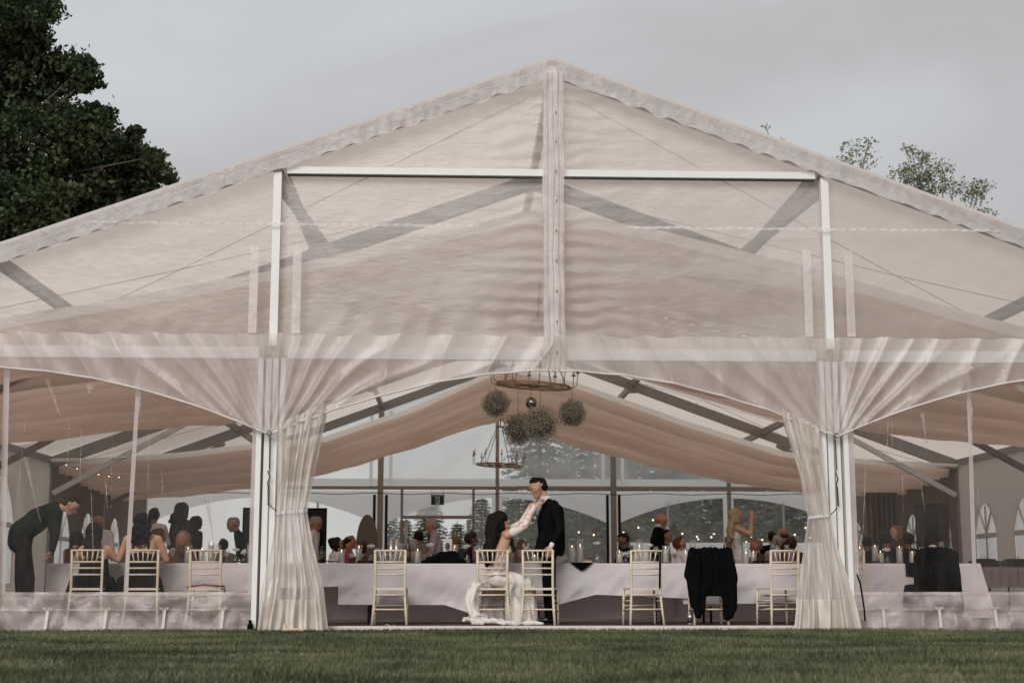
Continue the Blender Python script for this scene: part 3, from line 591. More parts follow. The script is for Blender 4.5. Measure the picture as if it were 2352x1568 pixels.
# ================================================================== head table: six folding tables in a row, each under its own cloth
TY0, TY1, TZ = 1.74, 2.50, .755
M['linen'] = mat('tablecloth_linen', (.68, .63, .65), .85, .05, 3, bump=.12, bscale=26, spec=.15, sheen=.1, trans=.25)
M['ply'] = mat('table_ply', (.28, .2, .13), .6, .2, 6, stretch=(1, 8, 1))
def tx(px): return at(px, 1291, TY0).x
edges = [tx(108), tx(412), tx(790), tx(1180), tx(1577), tx(1985), tx(2250)]
TL = ['folding table at the end beside the bending man', 'folding table behind the left post and tied curtain', 'folding table under the wine bottle and folded black jacket', 'folding table behind the bride and groom',
      'folding table behind the jacket-draped chair', 'folding table at the end behind the black-covered chair']
CL = ['lilac-white tablecloth behind the two dark-dressed seated women', 'shorter lilac-white tablecloth ending beside the left tied curtain', 'long lilac-white tablecloth with the wine bottle, drooping towards the bride', 'lilac-white tablecloth between the bride and the jacket-draped chair, front edge lifted',
      'lilac-white tablecloth behind the jacket-draped chair', 'lilac-white tablecloth reaching the floor at the right end of the row']
def zfront(px, py): return at(px, py, TY0).z
fronts = [[(0, .30), (1, .30)], [(0, .30), (.6, .44), (1, zfront(790, 1347))],
          [(0, zfront(790, 1388)), (.6, zfront(1020, 1389)), (.76, zfront(1080, 1410)), (1, .12)],
          [(0, .16), (.24, zfront(1276, 1392)), (.36, zfront(1320, 1379)), (.48, zfront(1368, 1366)), (.6, zfront(1420, 1368)), (1, zfront(1577, 1375))],
          [(0, zfront(1580, 1387)), (.6, zfront(1820, 1385)), (1, .25)], [(0, .10), (1, .06)]]
for i in range(6):
    x0, x1 = edges[i], edges[i + 1]; cx = (x0 + x1) / 2; wd = x1 - x0
    t = empty('folding_table', (cx, (TY0 + TY1) / 2, 0)); tag(t, TL[i], 'table', 'tables of the head row')
    MB().box((0, 0, TZ - .016), (wd - .03, TY1 - TY0 - .03, .03)).build('tabletop', M['ply'], t)
    for s in (-1, 1):
        b = MB(); lx = s * (wd / 2 - .32)
        for yy in (-.28, .28): b.tube([(lx, yy, 0), (lx, yy * .93, TZ - .03)], .016, 8)
        b.tube([(lx, -.275, .16), (lx, .275, .16)], .012, 8); b.bar((lx, 0, .16), (lx - s * .30, 0, TZ - .04), .02, .01); b.build('leg_frame', M['dark_metal'], t)
    # the cloth: front drop, top, rear drop to the floor
    off = .004 * (i % 2) + .003
    over = .06
    xa, xb = x0 - (over if i else .0), x1 + (.02 if i < 5 else 0)
    fz = fronts[i]
    def fn(u, v, i=i, xa=xa, xb=xb, fz=fz, off=off):
        x = xa + (xb - xa) * u; zb = float(np.interp(u, [p[0] for p in fz], [p[1] for p in fz]))
        if v <= .42:
            k = 1 - v / .42; z = TZ + off - (TZ - zb) * k
            y = TY0 - .012 - off * 2 - k * (.03 + .024 * math.sin(x * 6.1 + 2.2 * nz(x * .6, 0, i)) + .09 * nz(x * 1.3 + z * 1.4, z * 2.2, i) + .04 * nz(x * 3.5 - z * 3, z * 4, i + 4) + .015 * nz(x * 9 - z * 5, z * 7, i)) - (.035 * k * math.sin(math.pi * (u * 2.2 + .3)) if i in (2, 3) else 0)
            if i == 5: x += .16 * k * max(0, u - .75) * 4
        elif v <= .58:
            y = TY0 - .012 - off * 2 + (TY1 - TY0 + .024 + off * 4) * (v - .42) / .16; z = TZ + off
        else:
            k = (v - .58) / .42; z = TZ + off - (TZ - .035) * k; y = TY1 + .012 + off * 2 + k * (.03 + .02 * math.sin(x * 6.3 + i))
        return Vector((x - cx, y - (TY0 + TY1) / 2, z))
    c = MB().grid(fn, 90, 60); 
    o = c.build('tablecloth', M['linen'], None, (cx, (TY0 + TY1) / 2, 0)); tag(o, CL[i], 'tablecloth', 'tablecloths of the head table')

# ================================================================== chiavari chairs
M['limewash'] = mat('limewashed_wood', (.60, .51, .40), .5, .12, 12, stretch=(4, 4, 1), spec=.35)
M['cushion'] = mat('seat_pad', (.55, .47, .38), .8, .1, 10)
def bamboo(b, path, r, rings):
    path = [Vector(p) for p in path]; b.tube(path, r, 8)
    for k in rings:
        f = k * (len(path) - 1); i = min(int(f), len(path) - 2); p = path[i].lerp(path[i + 1], f - i); d = (path[i + 1] - path[i]).normalized()
        b.tube([p - d * .006, p - d * .003, p + d * .003, p + d * .006], [r, r * 1.18, r * 1.18, r], 8)
def make_chair():
    t = empty('chiavari_chair')
    for s in (-1, 1):
        b = MB(); bamboo(b, [(s * .213, -.245, 0), (s * .196, -.215, .2), (s * .183, -.19, .42), (s * .183, -.195, .62), (s * .187, -.225, .915)], .0165, (.2, .42, .62, .8, .97)); b.build('back_post', M['limewash'], t)
        b = MB(); bamboo(b, [(s * .205, .205, 0), (s * .20, .195, .22), (s * .195, .19, .43)], .0155, (.3, .7)); b.build('front_leg', M['limewash'], t)
        b = MB(); bamboo(b, [(s * .192, -.205, .30), (s * .198, .192, .28)], .0095, (.5,)); b.build('stretcher', M['limewash'], t)
        b = MB(); bamboo(b, [(s * .196, -.215, .20), (s * .20, .195, .17)], .0095, (.5,)); b.build('stretcher', M['limewash'], t)
    for z, y, r in ((.905, -.224, .0125), (.765, -.211, .0115), (.69, -.203, .0105), (.612, -.195, .0105)):
        b = MB(); bamboo(b, [(-.185, y, z), (0, y - .004, z), (.185, y, z)], r, (.25, .5, .75)); b.build('back_rail', M['limewash'], t)
    for k in range(5):
        a = (k - 2) / 2; b = MB(); bamboo(b, [(a * .105, -.211, .765), (a * .135, -.223, .905)], .0085, (.5,)); b.build('spindle', M['limewash'], t)
    b = MB(); P = [(-.185, -.205), (.185, -.205), (.205, .215), (-.205, .215)]
    b.add([(x, y, z) for z in (.425, .452) for x, y in P], [(3, 2, 1, 0), (4, 5, 6, 7), (0, 1, 5, 4), (1, 2, 6, 5), (2, 3, 7, 6), (3, 0, 4, 7)]); b.build('seat', M['limewash'], t)
    for y, z in ((-.205, .365), (-.215, .19), (.192, .355), (.195, .23)):
        b = MB(); bamboo(b, [(-.192, y, z), (.192, y, z)], .0105, (.3, .7)); b.build('stretcher', M['limewash'], t)
    return t
chair0 = make_chair(); used = [False]
def chair(px, y, label, rz=0.0, py=1434):
    t = chair0 if not used[0] else copy_tree(chair0); used[0] = True
    p = at(px, py, y); t.location = (p.x, y + .23, 0); t.rotation_euler = (0, 0, rz); tag(t, label, 'chair', 'limewashed chiavari chairs along the head table'); return t
CH = [(191, .98, 'limewashed chair of the brown-haired woman beside the bending man', .03), (322, .98, 'limewashed chair of the woman in the strappy black dress', -.02), (465, 1.05, 'empty limewashed chair behind the clear vinyl, with a brown strap on its seat', .03),
      (894, 1.06, 'empty limewashed chair in front of the wine bottle', 0), (1129, 1.02, 'limewashed chair the bride sits on', .05), (1243, 1.0, 'limewashed chair under the groom\'s hand', -.18),
      (1482, 1.05, 'empty limewashed chair with a dark strap along one post', .10), (1634, 1.0, 'limewashed chair under the hanging black jacket', 0), (1799, 1.02, 'empty limewashed chair next to the right tied curtain', .22),
      (1957, 1.1, 'limewashed chair half hidden behind the right post', 0), (2158, 1.05, 'chair entirely wrapped in a black cover', 0)]
chairs = [chair(px, y, l, rz) for px, y, l, rz in CH]
b = MB(); b.bar((.165, -.235, .45), (.175, -.262, .90), .022, .012); o = b.build('dark_strap', M['black'], None, chairs[6].location, .10); tag(o, 'dark strap hanging along a chair back post', 'strap')
M['leather'] = mat('brown_leather', (.16, .05, .03), .5, .2, 12)
o = MB().tube([(-.2, -.23, .462), (-.19, -.12, .47), (0, -.2, .49), (.15, -.23, .478), (.24, -.15, .47)], .012, 6).build('brown_strap', M['leather'], None, chairs[2].location); tag(o, 'brown leather strap lying on the seat of an empty chair', 'strap')

# ---- shapes grown as one surface from rounded limbs
def grow(name, prims, voxel, smooth=3):
    V = []; F = []
    for (a, bb, ra, rb) in prims:
        a, bb = Vector(a), Vector(bb); d = bb - a; ln = d.length; d = d / ln if ln > 1e-6 else Vector((0, 0, 1))
        u = d.orthogonal().normalized(); w_ = d.cross(u); n = 10; base = len(V); rings = []
        for t in (-.98, -.7, -.35, 0): rings.append((a + d * (ra * t), ra * math.sqrt(max(0.02, 1 - t * t))))
        for t in (0, .35, .7, .98): rings.append((bb + d * (rb * t), rb * math.sqrt(max(0.02, 1 - t * t))))
        for c, r in rings:
            for j in range(n):
                g = 2 * math.pi * j / n; V.append(c + (u * math.cos(g) + w_ * math.sin(g)) * r)
        k = len(rings)
        F += [(base + i * n + j, base + i * n + (j + 1) % n, base + (i + 1) * n + (j + 1) % n, base + (i + 1) * n + j) for i in range(k - 1) for j in range(n)]
        F += [tuple(base + n - 1 - j for j in range(n)), tuple(base + (k - 1) * n + j for j in range(n))]
    me = bpy.data.meshes.new('tmp'); me.from_pydata(V, [], F); ob = bpy.data.objects.new('tmp', me); COL.objects.link(ob)
    md = ob.modifiers.new('r', 'REMESH'); md.mode = 'VOXEL'; md.voxel_size = voxel; md.use_smooth_shade = True
    dg = bpy.context.evaluated_depsgraph_get(); res = bpy.data.meshes.new_from_object(ob.evaluated_get(dg)); bpy.data.objects.remove(ob); bpy.data.meshes.remove(me)
    n = len(res.vertices); co = np.empty(n * 3, np.float32); res.vertices.foreach_get('co', co); co = co.reshape(-1, 3)
    ed = np.empty(len(res.edges) * 2, np.int32); res.edges.foreach_get('vertices', ed); ed = ed.reshape(-1, 2)
    cnt = np.bincount(ed.ravel(), minlength=n).astype(np.float32)[:, None]; cnt[cnt == 0] = 1
    for _ in range(smooth):
        acc = np.zeros_like(co)
        for c in range(3): acc[:, c] = np.bincount(ed[:, 0], co[ed[:, 1], c], n) + np.bincount(ed[:, 1], co[ed[:, 0], c], n)
        co += .55 * (acc / cnt - co)
    res.vertices.foreach_set('co', co.ravel()); res.name = name; res.update()
    res.polygons.foreach_set('use_smooth', np.ones(len(res.polygons), dtype=bool)); res.materials.clear()
    return res, co
def ripple(me, co, fn):
    co = co + np.array([fn(*c) for c in co], np.float32); me.vertices.foreach_set('co', co.ravel()); me.update()

# black jacket over the chair back
L0 = chairs[7].location
pr = []
for x in np.linspace(-.21, .21, 7):
    top = .93 - .05 * (abs(x) / .21) ** 3
    pr += [((x, -.27, top), (x * 1.1, -.285, .40), .03, .035), ((x, -.20, top), (x, -.13, .60), .03, .03)]
pr += [((-.22, -.26, .90), (-.29, -.27, .60), .055, .05), ((-.27, -.27, .62), (-.22, -.28, .25), .05, .05), ((-.20, -.28, .40), (-.17, -.28, .13), .05, .055), ((-.10, -.28, .4), (-.12, -.28, .18), .04, .04),
       ((.22, -.26, .90), (.28, -.27, .55), .06, .06), ((.27, -.27, .56), (.27, -.28, .20), .06, .05), ((.17, -.28, .42), (.19, -.28, .10), .055, .05), ((.24, -.28, .3), (.24, -.28, .12), .045, .04), ((-.1, -.28, .38), (.1, -.28, .38), .03, .03)]
me, co = grow('jacket', pr, .014, 2); ripple(me, co, lambda x, y, z: (0.006 * nz(x * 9, z * 5, 1), .012 * math.sin(x * 38 + 3 * nz(z * 2, x * 3, 0)), 0)); me.materials.append(M['black'])
o = link('jacket', me, None, (L0.x, L0.y, 0)); tag(o, 'black suit jacket hung over a chair back, sleeves dangling', 'jacket')
# black chair cover
L0 = chairs[10].location
pr = [((x, -.25, .93 - .06 * (abs(x) / .25) ** 4), (x * 1.15, -.26, .18), .035, .04) for x in np.linspace(-.24, .24, 9)] + [((x, -.18, .90 - .06 * (abs(x) / .25) ** 4), (x, -.12, .3), .035, .035) for x in np.linspace(-.24, .24, 9)]
pr += [((s * .25, y, .46), (s * .28, y, .12), .035, .04) for s in (-1, 1) for y in np.linspace(-.2, .24, 6)] + [((-.22, y, .47), (.22, y, .47), .03, .03) for y in np.linspace(-.2, .24, 8)] + [((x, .24, .45), (x, .26, .12), .03, .03) for x in np.linspace(-.24, .24, 8)]
me, co = grow('chair_cover', pr, .016, 3); ripple(me, co, lambda x, y, z: (0.006 * nz(x * 9, z * 5, 1), .008 * math.sin(x * 30 + 2 * z), 0)); me.materials.append(M['black'])
o = link('chair_cover', me, None, (L0.x, L0.y, 0)); tag(o, 'plain black fabric cover fitted over a whole chair', 'chair cover')

# ================================================================== things on the head table
M['glass'] = glassy('thin_glass')
M['bottle'] = mat('dark_bottle_glass', (.012, .014, .008), .08, .3, 6, spec=.6)
M['label'] = mat('bottle_label', (.05, .045, .03), .6, .4, 30)
M['petal'] = mat('white_petal', (.80, .77, .73), .7, .06, 14, trans=.35)
M['leaf'] = mat('bud_leaf', (.05, .07, .03), .7, .3, 10, trans=.2)
M['steel'] = mat('polished_steel', (.6, .56, .52), .2, .1, 10, metal=1)
TT = TZ + .012
def cyl_candle(x, y, h, r, wax, label):
    t = empty('candle_vase', (x, y, TT)); tag(t, label, 'candle', 'pillar candles in glass cylinders')
    MB().lathe([(.001, .002), (r, .002), (r, h), (r - .0035, h), (r - .0035, .008), (.001, .008)], 18).build('glass_cylinder', M['glass'], t)
    c = MB().lathe([(.001, .009), (r * .74, .009), (r * .74, wax - .006), (r * .70, wax), (r * .45, wax - .004), (.001, wax - .012)], 16).build('wax_pillar', M['wax'], t)
    MB().tube([(0, 0, wax - .012), (.001, 0, wax + .010)], .0015, 4).build('wick', M['dark_metal'], c)
    MB().lathe([(.001, wax + .004), (.0055, wax + .014), (.004, wax + .026), (.0005, wax + .042)], 8).build('flame', M['flame'], c)
def rose(t, c, r, seed):
    rng = random.Random(seed); b = MB()
    for k in range(16):
        a = k * 2.4; e = .15 + .85 * k / 16; q = Vector((math.cos(a), math.sin(a), 0))
        def fn(u, v, q=q, e=e, a=a):
            w_ = (u - .5) * 1.5; d = Vector((math.cos(a + w_), math.sin(a + w_), 0)); rr = r * e * (.35 + .65 * math.sin(v * 1.75)) * (1 + .12 * v * v * e * 3)
            return c + d * rr + Vector((0, 0, r * (-.45 + 1.0 * v * (1.1 - .35 * e) - .35 * (abs(u - .5) * 2) ** 2 * v)))
        b.grid(fn, 5, 4)
    return b.build('bloom', M['petal'], t)
def bud_vase(x, y, h, kind, label, r=.042):
    t = empty('bud_vase', (x, y, TT)); tag(t, label, 'vase', 'bud vases with white flowers')
    vh = min(.12, h * .5)
    MB().lathe([(.001, .002), (.03, .002), (.036, vh * .35), (.026, vh * .7), (.012, vh * .85), (.015, vh), (.0125, vh), (.010, vh * .85), (.001, .01)], 14).build('glass_vase', M['glass'], t)
    MB().tube([(0, 0, .01), (.004, 0, h * .6), (0, 0, h - .02)], .0025, 5).build('stem', M['leaf'], t)
    if kind == 'rose': rose(t, Vector((0, 0, h)), r, int(x * 100))
    else:
        b = MB(); rng = random.Random(int(x * 50))
        for k in range(46):
            d = Vector((rng.gauss(0, 1), rng.gauss(0, 1), rng.gauss(0, .7))).normalized() * rng.uniform(.3, 1) * r * 1.4
            b.ball(Vector((0, 0, h)) + d, rng.uniform(.006, .011), 5, 3); 
        b.build('bloom', M['petal'], t)
        b = MB()
        for k in range(8):
            a = k * .8; b.tube([(0, 0, vh), (math.cos(a) * r, math.sin(a) * r, h + .01 * math.sin(k * 3))], .0015, 3)
        b.build('sprays', M['leaf'], t)
def wineglass(x, y, h, label):
    t = empty('wine_glass', (x, y, TT)); tag(t, label, 'glass', 'drinking glasses on the head table')
    MB().lathe([(.001, .001), (.033, .001), (.033, .004), (.005, .008), (.004, h * .45), (.02, h * .5), (.036, h * .66), (.035, h * .85), (.030, h), (.0285, h), (.033, h * .85), (.034, h * .66), (.001, h * .5)], 16).build('bowl_and_stem', M['glass'], t)
def tumbler(x, y, h, r, label, m='glass', name='tumbler'):
    t = MB().lathe([(.001, .001), (r * .85, .001), (r, h), (r - .002, h), (r * .85 - .002, .012), (.001, .012)], 16).build(name, M[m], None, (x, y, TT)); tag(t, label, 'glass' if m == 'glass' else 'cup', 'drinking glasses on the head table')
def wine_bottle(x, y, label, h=.31, m='bottle'):
    t = empty('bottle', (x, y, TT)); tag(t, label, 'bottle', 'bottles on the head table')
    MB().lathe([(.001, .001), (.036, .001), (.038, .01), (.038, h * .6), (.032, h * .68), (.015, h * .78), (.0135, h * .96), (.0155, h * .96), (.0155, h), (.001, h)], 16).build('body', M[m], t)
    MB().lathe([(.0155, h * .80), (.0163, h * .801), (.0168, h * 1.005), (.001, h * 1.006)], 12).build('capsule', M['dark_metal'], t)
    if m == 'bottle': MB().lathe([(.0386, h * .18), (.0386, h * .45)], 16).build('paper_label', M['label'], t)
def PT(px, Y=2.0): return at(px, 1289, Y).x
G = 'glass'
for px, Y, top, wx, lab in (
    (277, 2.2, 1256, 1270, 'pillar candle between the two seated dark-dressed women'), (375, 2.1, 1247, 1258, 'pillar candle at the elbow of the woman in the strappy black dress'),
    (431, 2.0, 1252, 1262, 'pillar candle at the left post of the strap-laden chair'), (463, 1.95, 1262, 1264, 'low pillar candle seen through the spindles of the strap-laden chair'), (484, 2.15, 1246, 1252, 'tall pillar candle behind the strap-laden chair back'),
    (574, 1.95, 1249, 1256, 'pillar candle hard against the left post'), (784, 1.95, 1259, 1268, 'short pillar candle beside the bun-haired guest'), (824, 1.95, 1250, 1259, 'tall pillar candle under the oval grey board'),
    (959, 1.95, 1263, 1266, 'short pillar candle between the wine bottle and the folded black jacket'), (1044, 2.2, 1249, 1258, 'pillar candle behind the folded black jacket'), (1228, 2.1, 1276, 1279, 'low pillar candle seen through the chair under the groom\'s hand'), (1314, 1.95, 1250, 1258, 'shorter pillar candle just behind the groom'), (1333, 2.0, 1237, 1255, 'tall pillar candle just behind the groom'),
    (1423, 1.9, 1265, 1270, 'short pillar candle in front of the dark-suited seated man'), (1469, 2.1, 1238, 1256, 'tall pillar candle under the bald man'), (1461, 1.95, 1273, 1275, 'low pillar candle seen through the strap-post chair'), (1529, 2.0, 1252, 1260, 'pillar candle beside the clear glass bottle'),
    (1592, 2.15, 1239, 1262, 'tall pillar candle beside the striped-shirted guest'), (1575, 1.95, 1258, 1270, 'pillar candle at the hem of the hanging jacket'), (1714, 1.95, 1243, 1272, 'tall pillar candle beside the hanging jacket'), (1731, 2.0, 1265, 1271, 'short pillar candle under the red-haired profile'),
    (1976, 2.1, 1254, 1260, 'pillar candle half hidden by the right post strip'), (2011, 2.1, 1252, 1257, 'tall pillar candle in the right bay'), (2023, 1.95, 1268, 1270, 'low pillar candle next to the tall one in the right bay'), (2067, 2.1, 1254, 1259, 'pillar candle beside the white rose in the right bay'), (2096, 2.0, 1265, 1271, 'short pillar candle next to the black chair cover')):
    h = at(px, top, Y).z - TT; wxh = at(px, wx, Y).z - TT
    cyl_candle(PT(px, Y), Y, max(h, .10), .042, max(wxh, .07), lab)
for px, Y, top, kind, lab, r in ((243, 2.0, 1262, 'rose', 'white roses low on the table beside the brown-haired woman', .06), (541, 2.2, 1262, 'rose', 'white rose beyond the empty chair behind the vinyl', .045), (586 - 3, 2.3, 1272, 'spray', 'small white spray by the left post', .03), (560, 2.0, 1268, 'spray', 'white sprays in a bud vase beside the left post', .035),
    (852, 2.0, 1254, 'rose', 'white rose above the corner of the empty chair', .05), (989, 2.1, 1251, 'rose', 'white rose behind the folded black jacket', .05), (1073, 2.0, 1254, 'rose', 'white rose in a tall bud vase left of the bride', .042),
    (1208, 2.1, 1256, 'spray', 'baby\'s breath in a glass between bride and groom', .045), (1104, 2.3, 1263, 'spray', 'baby\'s breath behind the bride\'s chair', .04), (1372, 1.95, 1247, 'rose', 'white open rose in a glass bud vase right of the groom', .046), (1437, 2.0, 1271, 'spray', 'white sprig beside the short candle', .04),
    (1493, 2.0, 1252, 'rose', 'white rose floating in a wine glass behind the strap-post chair', .045), (1549, 2.1, 1268, 'spray', 'white sprig in front of the striped shirt', .035), (2038, 2.0, 1262, 'rose', 'white rose in the right bay', .05), (2145, 2.3, 1254, 'rose', 'white rose behind the black chair cover', .045)):
    bud_vase(PT(px, Y), Y, at(px, top, Y).z - TT, kind, lab, r)
for px, Y, top, lab in ((500, 2.2, 1250, 'wine glass beyond the strap-laden chair'), (520, 2.0, 1262, 'short wine glass near the white rose behind the vinyl'), (395, 2.2, 1258, 'wine glass by the bare elbow of the seated woman'), (866, 2.1, 1258, 'wine glass at the left of the empty chair back'), (886, 2.0, 1262, 'wine glass in the middle of the empty chair back'), (912, 2.2, 1258, 'wine glass at the right of the empty chair back'), (1195, 2.1, 1262, 'wine glass under the baby\'s breath'),
    (1290, 2.0, 1272, 'wine glass by the black napkin'), (1297, 2.2, 1274, 'second wine glass by the black napkin'), (1507, 2.2, 1254, 'wine glass at the strap-post chair'), (1776, 2.2, 1248, 'wine glass under the grey-haired guests'), (1808, 2.0, 1250, 'wine glass above the chair by the right curtain'), (2164, 2.2, 1243, 'wine glass above the black chair cover'), (2118, 2.2, 1255, 'wine glass left of the black chair cover'), (2185, 2.3, 1255, 'wine glass at the corner of the black chair cover'), (1700, 2.2, 1250, 'wine glass behind the hanging jacket')):
    wineglass(PT(px, Y), Y, at(px, top, Y).z - TT, lab)
for px, Y, top, r, m, lab in ((898, 2.35, 1239, .03, 'steel', 'left polished steel cup behind the empty chair'), (910, 2.35, 1239, .03, 'steel', 'right polished steel cup behind the empty chair'), (921, 2.2, 1246, .032, G, 'tall tumbler next to the steel cups'), (873, 1.9, 1270, .03, G, 'tumbler seen through the empty chair spindles'), (900, 1.9, 1272, .03, G, 'second tumbler seen through the empty chair spindles'), (926, 2.0, 1262, .03, G, 'tumbler at the shoulder of the wine bottle'), (1285, 2.3, 1272, .03, G, 'tumbler behind the groom'), (1637, 2.4, 1250, .032, G, 'tumbler above the hanging jacket'), (1580, 2.3, 1258, .032, G, 'tumbler by the hanging jacket'), (1819, 2.2, 1262, .032, G, 'tumbler beside the right tied curtain')):
    tumbler(PT(px, Y), Y, at(px, top, Y).z - TT, r, lab, m, 'tumbler' if m == G else 'steel_cup')
wine_bottle(PT(937, 1.95), 1.95, 'dark green wine bottle right of the empty chair', at(937, 1236, 1.95).z - TT); wine_bottle(PT(739, 2.1), 2.1, 'dark bottle in front of the grey-haired guest with tie', at(739, 1253, 2.1).z - TT)
wine_bottle(PT(1668, 2.2), 2.2, 'dark wine bottle rising behind the hanging jacket', at(1668, 1233, 2.2).z - TT)
wine_bottle(PT(1092, 2.0), 2.0, 'clear glass bottle left of the bride', at(1092, 1244, 2.0).z - TT, G); wine_bottle(PT(1536, 2.0), 2.0, 'clear glass bottle beside the strap-post chair', at(1536, 1243, 2.0).z - TT, G); wine_bottle(PT(1786, 2.0), 2.0, 'clear decanter by the chair at the right curtain', at(1786, 1240, 2.0).z - TT, G)
# black napkins
def napkin(px, Y, w_, label, hang=0.0):
    x = PT(px, Y)
    def fn(u, v):
        a = (u - .5) * w_; q = v * .26
        if hang:
            top = .10; y = -.0 - (.022 if q > top else 0) + (top - min(q, top)) ; z = .006 + .006 * nz(u * 4, v * 3, px) - max(0, q - top) * hang
            if hang < .8: a *= 1 - .85 * max(0, (q - top) / .16); 
            return Vector((a, y + TY0 - Y - .035, z))
        return Vector((a, q - .12, .008 + .022 * abs(nz(u * 4, v * 4, px)) + .012 * math.sin(u * 9) ** 2))
    o = MB().grid(fn, 20, 16).build('napkin', M['black'], None, (x, Y, TT)); tag(o, label, 'napkin', 'black napkins on the head table')
napkin(1332, 1.95, .30, 'black napkin with its point hanging over the edge right of the groom', .62); napkin(2066 + 15, 1.95, .19, 'black napkin hanging square over the table edge in the right bay', 1.1)
for px, Y, w_, l in ((748, 1.9, .34, 'flat black napkin under the bun-haired guest'), (842, 1.9, .25, 'black napkin at the foot of the tall candle'), (1100 - 8, 1.85, .14, 'black napkin under the bride\'s hair'), (1748, 1.9, .22, 'black napkin right of the hanging jacket'), (1790, 1.95, .20, 'black napkin behind the chair by the right curtain'), (2000, 1.9, .20, 'black napkin among the right-bay candles'), (552, 1.95, .18, 'dark napkin near the left post behind the vinyl')): napkin(px, Y, w_, l)
# folded jacket heap
pr = [((-.26, 0, .02), (.26, .05, .02), .03, .03), ((-.2, .02, .04), (.12, .05, .10), .05, .07), ((-.05, .03, .10), (.08, .03, .11), .06, .06), ((.08, .02, .06), (.24, .0, .03), .06, .03), ((-.28, -.03, .02), (-.1, -.05, .06), .025, .05), ((0, -.05, .03), (.15, -.06, .04), .05, .05)]
me, co = grow('folded_jacket', pr, .012, 2); ripple(me, co, lambda x, y, z: (0, 0, .008 * nz(x * 14, y * 14, 2))); me.materials.append(M['black'])
o = link('folded_jacket', me, None, (PT(1020, 1.92), 1.92, TT - .01)); tag(o, 'black jacket folded in a heap on the table left of the bride', 'jacket')
# picture frame card
t = empty('table_card', (PT(1028, 2.3), 2.3, TT)); tag(t, 'upright framed table card with a dark oval picture', 'table card')
h = at(1028, 1237, 2.3).z - TT
MB().box((0, 0, h - .085), (.115, .008, .17)).build('card', M['petal'], t); M['print'] = mat('dark_print', (.05, .045, .045), .5, .3, 30)
b = MB(); b.add([(.033 * math.cos(k * .3927), -.0065, h - .10 + .052 * math.sin(k * .3927)) for k in range(16)], [tuple(range(16))]); b.build('print', M['print'], t)
MB().box((0, .01, (h - .17) / 2), (.05, .02, h - .17)).build('foot', M['dark_metal'], t)
# bread plate, drink can, papers
M['tin'] = mat('drink_can_metal', (.42, .40, .40), .35, .35, 18, metal=.6)
p = at(1585, 1434, 1.0); t = empty('drink_can', (p.x, 1.0, 0)); tag(t, 'silver drink can standing on the floor by the hanging jacket', 'drink can')
MB().lathe([(.001, .004), (.025, .001), (.032, .01), (.033, .11), (.026, .120), (.0255, .123), (.001, .119)], 16).build('can_body', M['tin'], t); MB().lathe([(.0334, .03), (.0334, .095)], 16).build('printed_band', M['dark_metal'], t)
o = MB().grid(lambda u, v: Vector(((u - .5) * .13, (v - .5) * .1, .012 + .012 * nz(u * 5, v * 5, 1) + .01 * math.sin(u * 7))), 10, 8).build('crumpled_paper', M['petal'], None, (at(895, 1437, .6).x, .62, 0)); tag(o, 'crumpled white paper scrap on the floor under the empty chair', 'paper')
pl = empty('bread_plate', (PT(1349, 1.95), 1.95, TT)); tag(pl, 'small plate of bread pieces right of the black napkin', 'plate')
MB().lathe([(.001, .002), (.05, .002), (.085, .012), (.083, .015), (.05, .006), (.001, .006)], 18).build('plate', M['petal'], pl); M['bread'] = mat('bread_crust', (.42, .25, .13), .8, .25, 20)
for a in range(4): MB().ball((.035 * math.cos(a * 1.6), .035 * math.sin(a * 1.6), .02), .022, 8, 5, sc=(1.3, .8, .7)).build('bread', M['bread'], pl)
# ================================================================== people
def SKIN(n, c): return mat(n, c, .55, .10, 9, spec=.35)
M['skin'] = SKIN('skin', (.46, .26, .18)); M['skin_pale'] = SKIN('skin_pale', (.56, .35, .26)); M['skin_ruddy'] = SKIN('skin_ruddy', (.42, .20, .14)); M['skin_dark'] = SKIN('skin_brown', (.20, .105, .07))
M['lip'] = mat('lip', (.30, .10, .085), .5, .1, 20); M['eye'] = mat('eye_dark', (.05, .03, .025), .5, .2, 20)  # colours of the lips and of the dark eye spots
def HAIR(n, c): return mat(n, c, .5, .5, 16, stretch=(5, 5, .8), bump=.6, bscale=30, spec=.12)
M['h_black'] = HAIR('hair_black', (.006, .005, .005)); M['h_dark'] = HAIR('hair_dark', (.018, .011, .008)); M['h_brown'] = HAIR('hair_brown', (.05, .028, .016)); M['h_auburn'] = HAIR('hair_auburn', (.11, .035, .018))
M['h_grey'] = HAIR('hair_grey', (.33, .29, .26)); M['h_blonde'] = HAIR('hair_blonde', (.40, .29, .17)); M['h_sandy'] = HAIR('hair_sandy', (.26, .15, .08))
def CLOTH(n, c, **k): return mat(n, c, .95, .12, 7, bump=.25, bscale=12, spec=.06, **k)
M['suit'] = CLOTH('suit_black', (.005, .005, .0055)); M['suit_green'] = CLOTH('suit_bottle_green', (.008, .013, .011)); M['shirt'] = CLOTH('white_shirt', (.66, .62, .63)); M['lilac'] = CLOTH('lilac_shirt', (.36, .29, .33)); M['pink'] = CLOTH('magenta_shirt', (.42, .10, .20))
M['grey'] = CLOTH('grey_cloth', (.23, .20, .185)); M['maroon'] = CLOTH('maroon_cloth', (.055, .012, .013)); M['brown'] = CLOTH('brown_cloth', (.09, .05, .035)); M['trouser'] = CLOTH('dark_trousers', (.012, .012, .014)); M['shoe'] = mat('polished_shoe', (.006, .006, .006), .18, .3, 6, spec=.6)
M['pattern'] = mat('dark_floral_dress', (.045, .032, .034), .85, .95, 16, spec=.1); M['teal'] = CLOTH('slate_cloth', (.05, .065, .075))
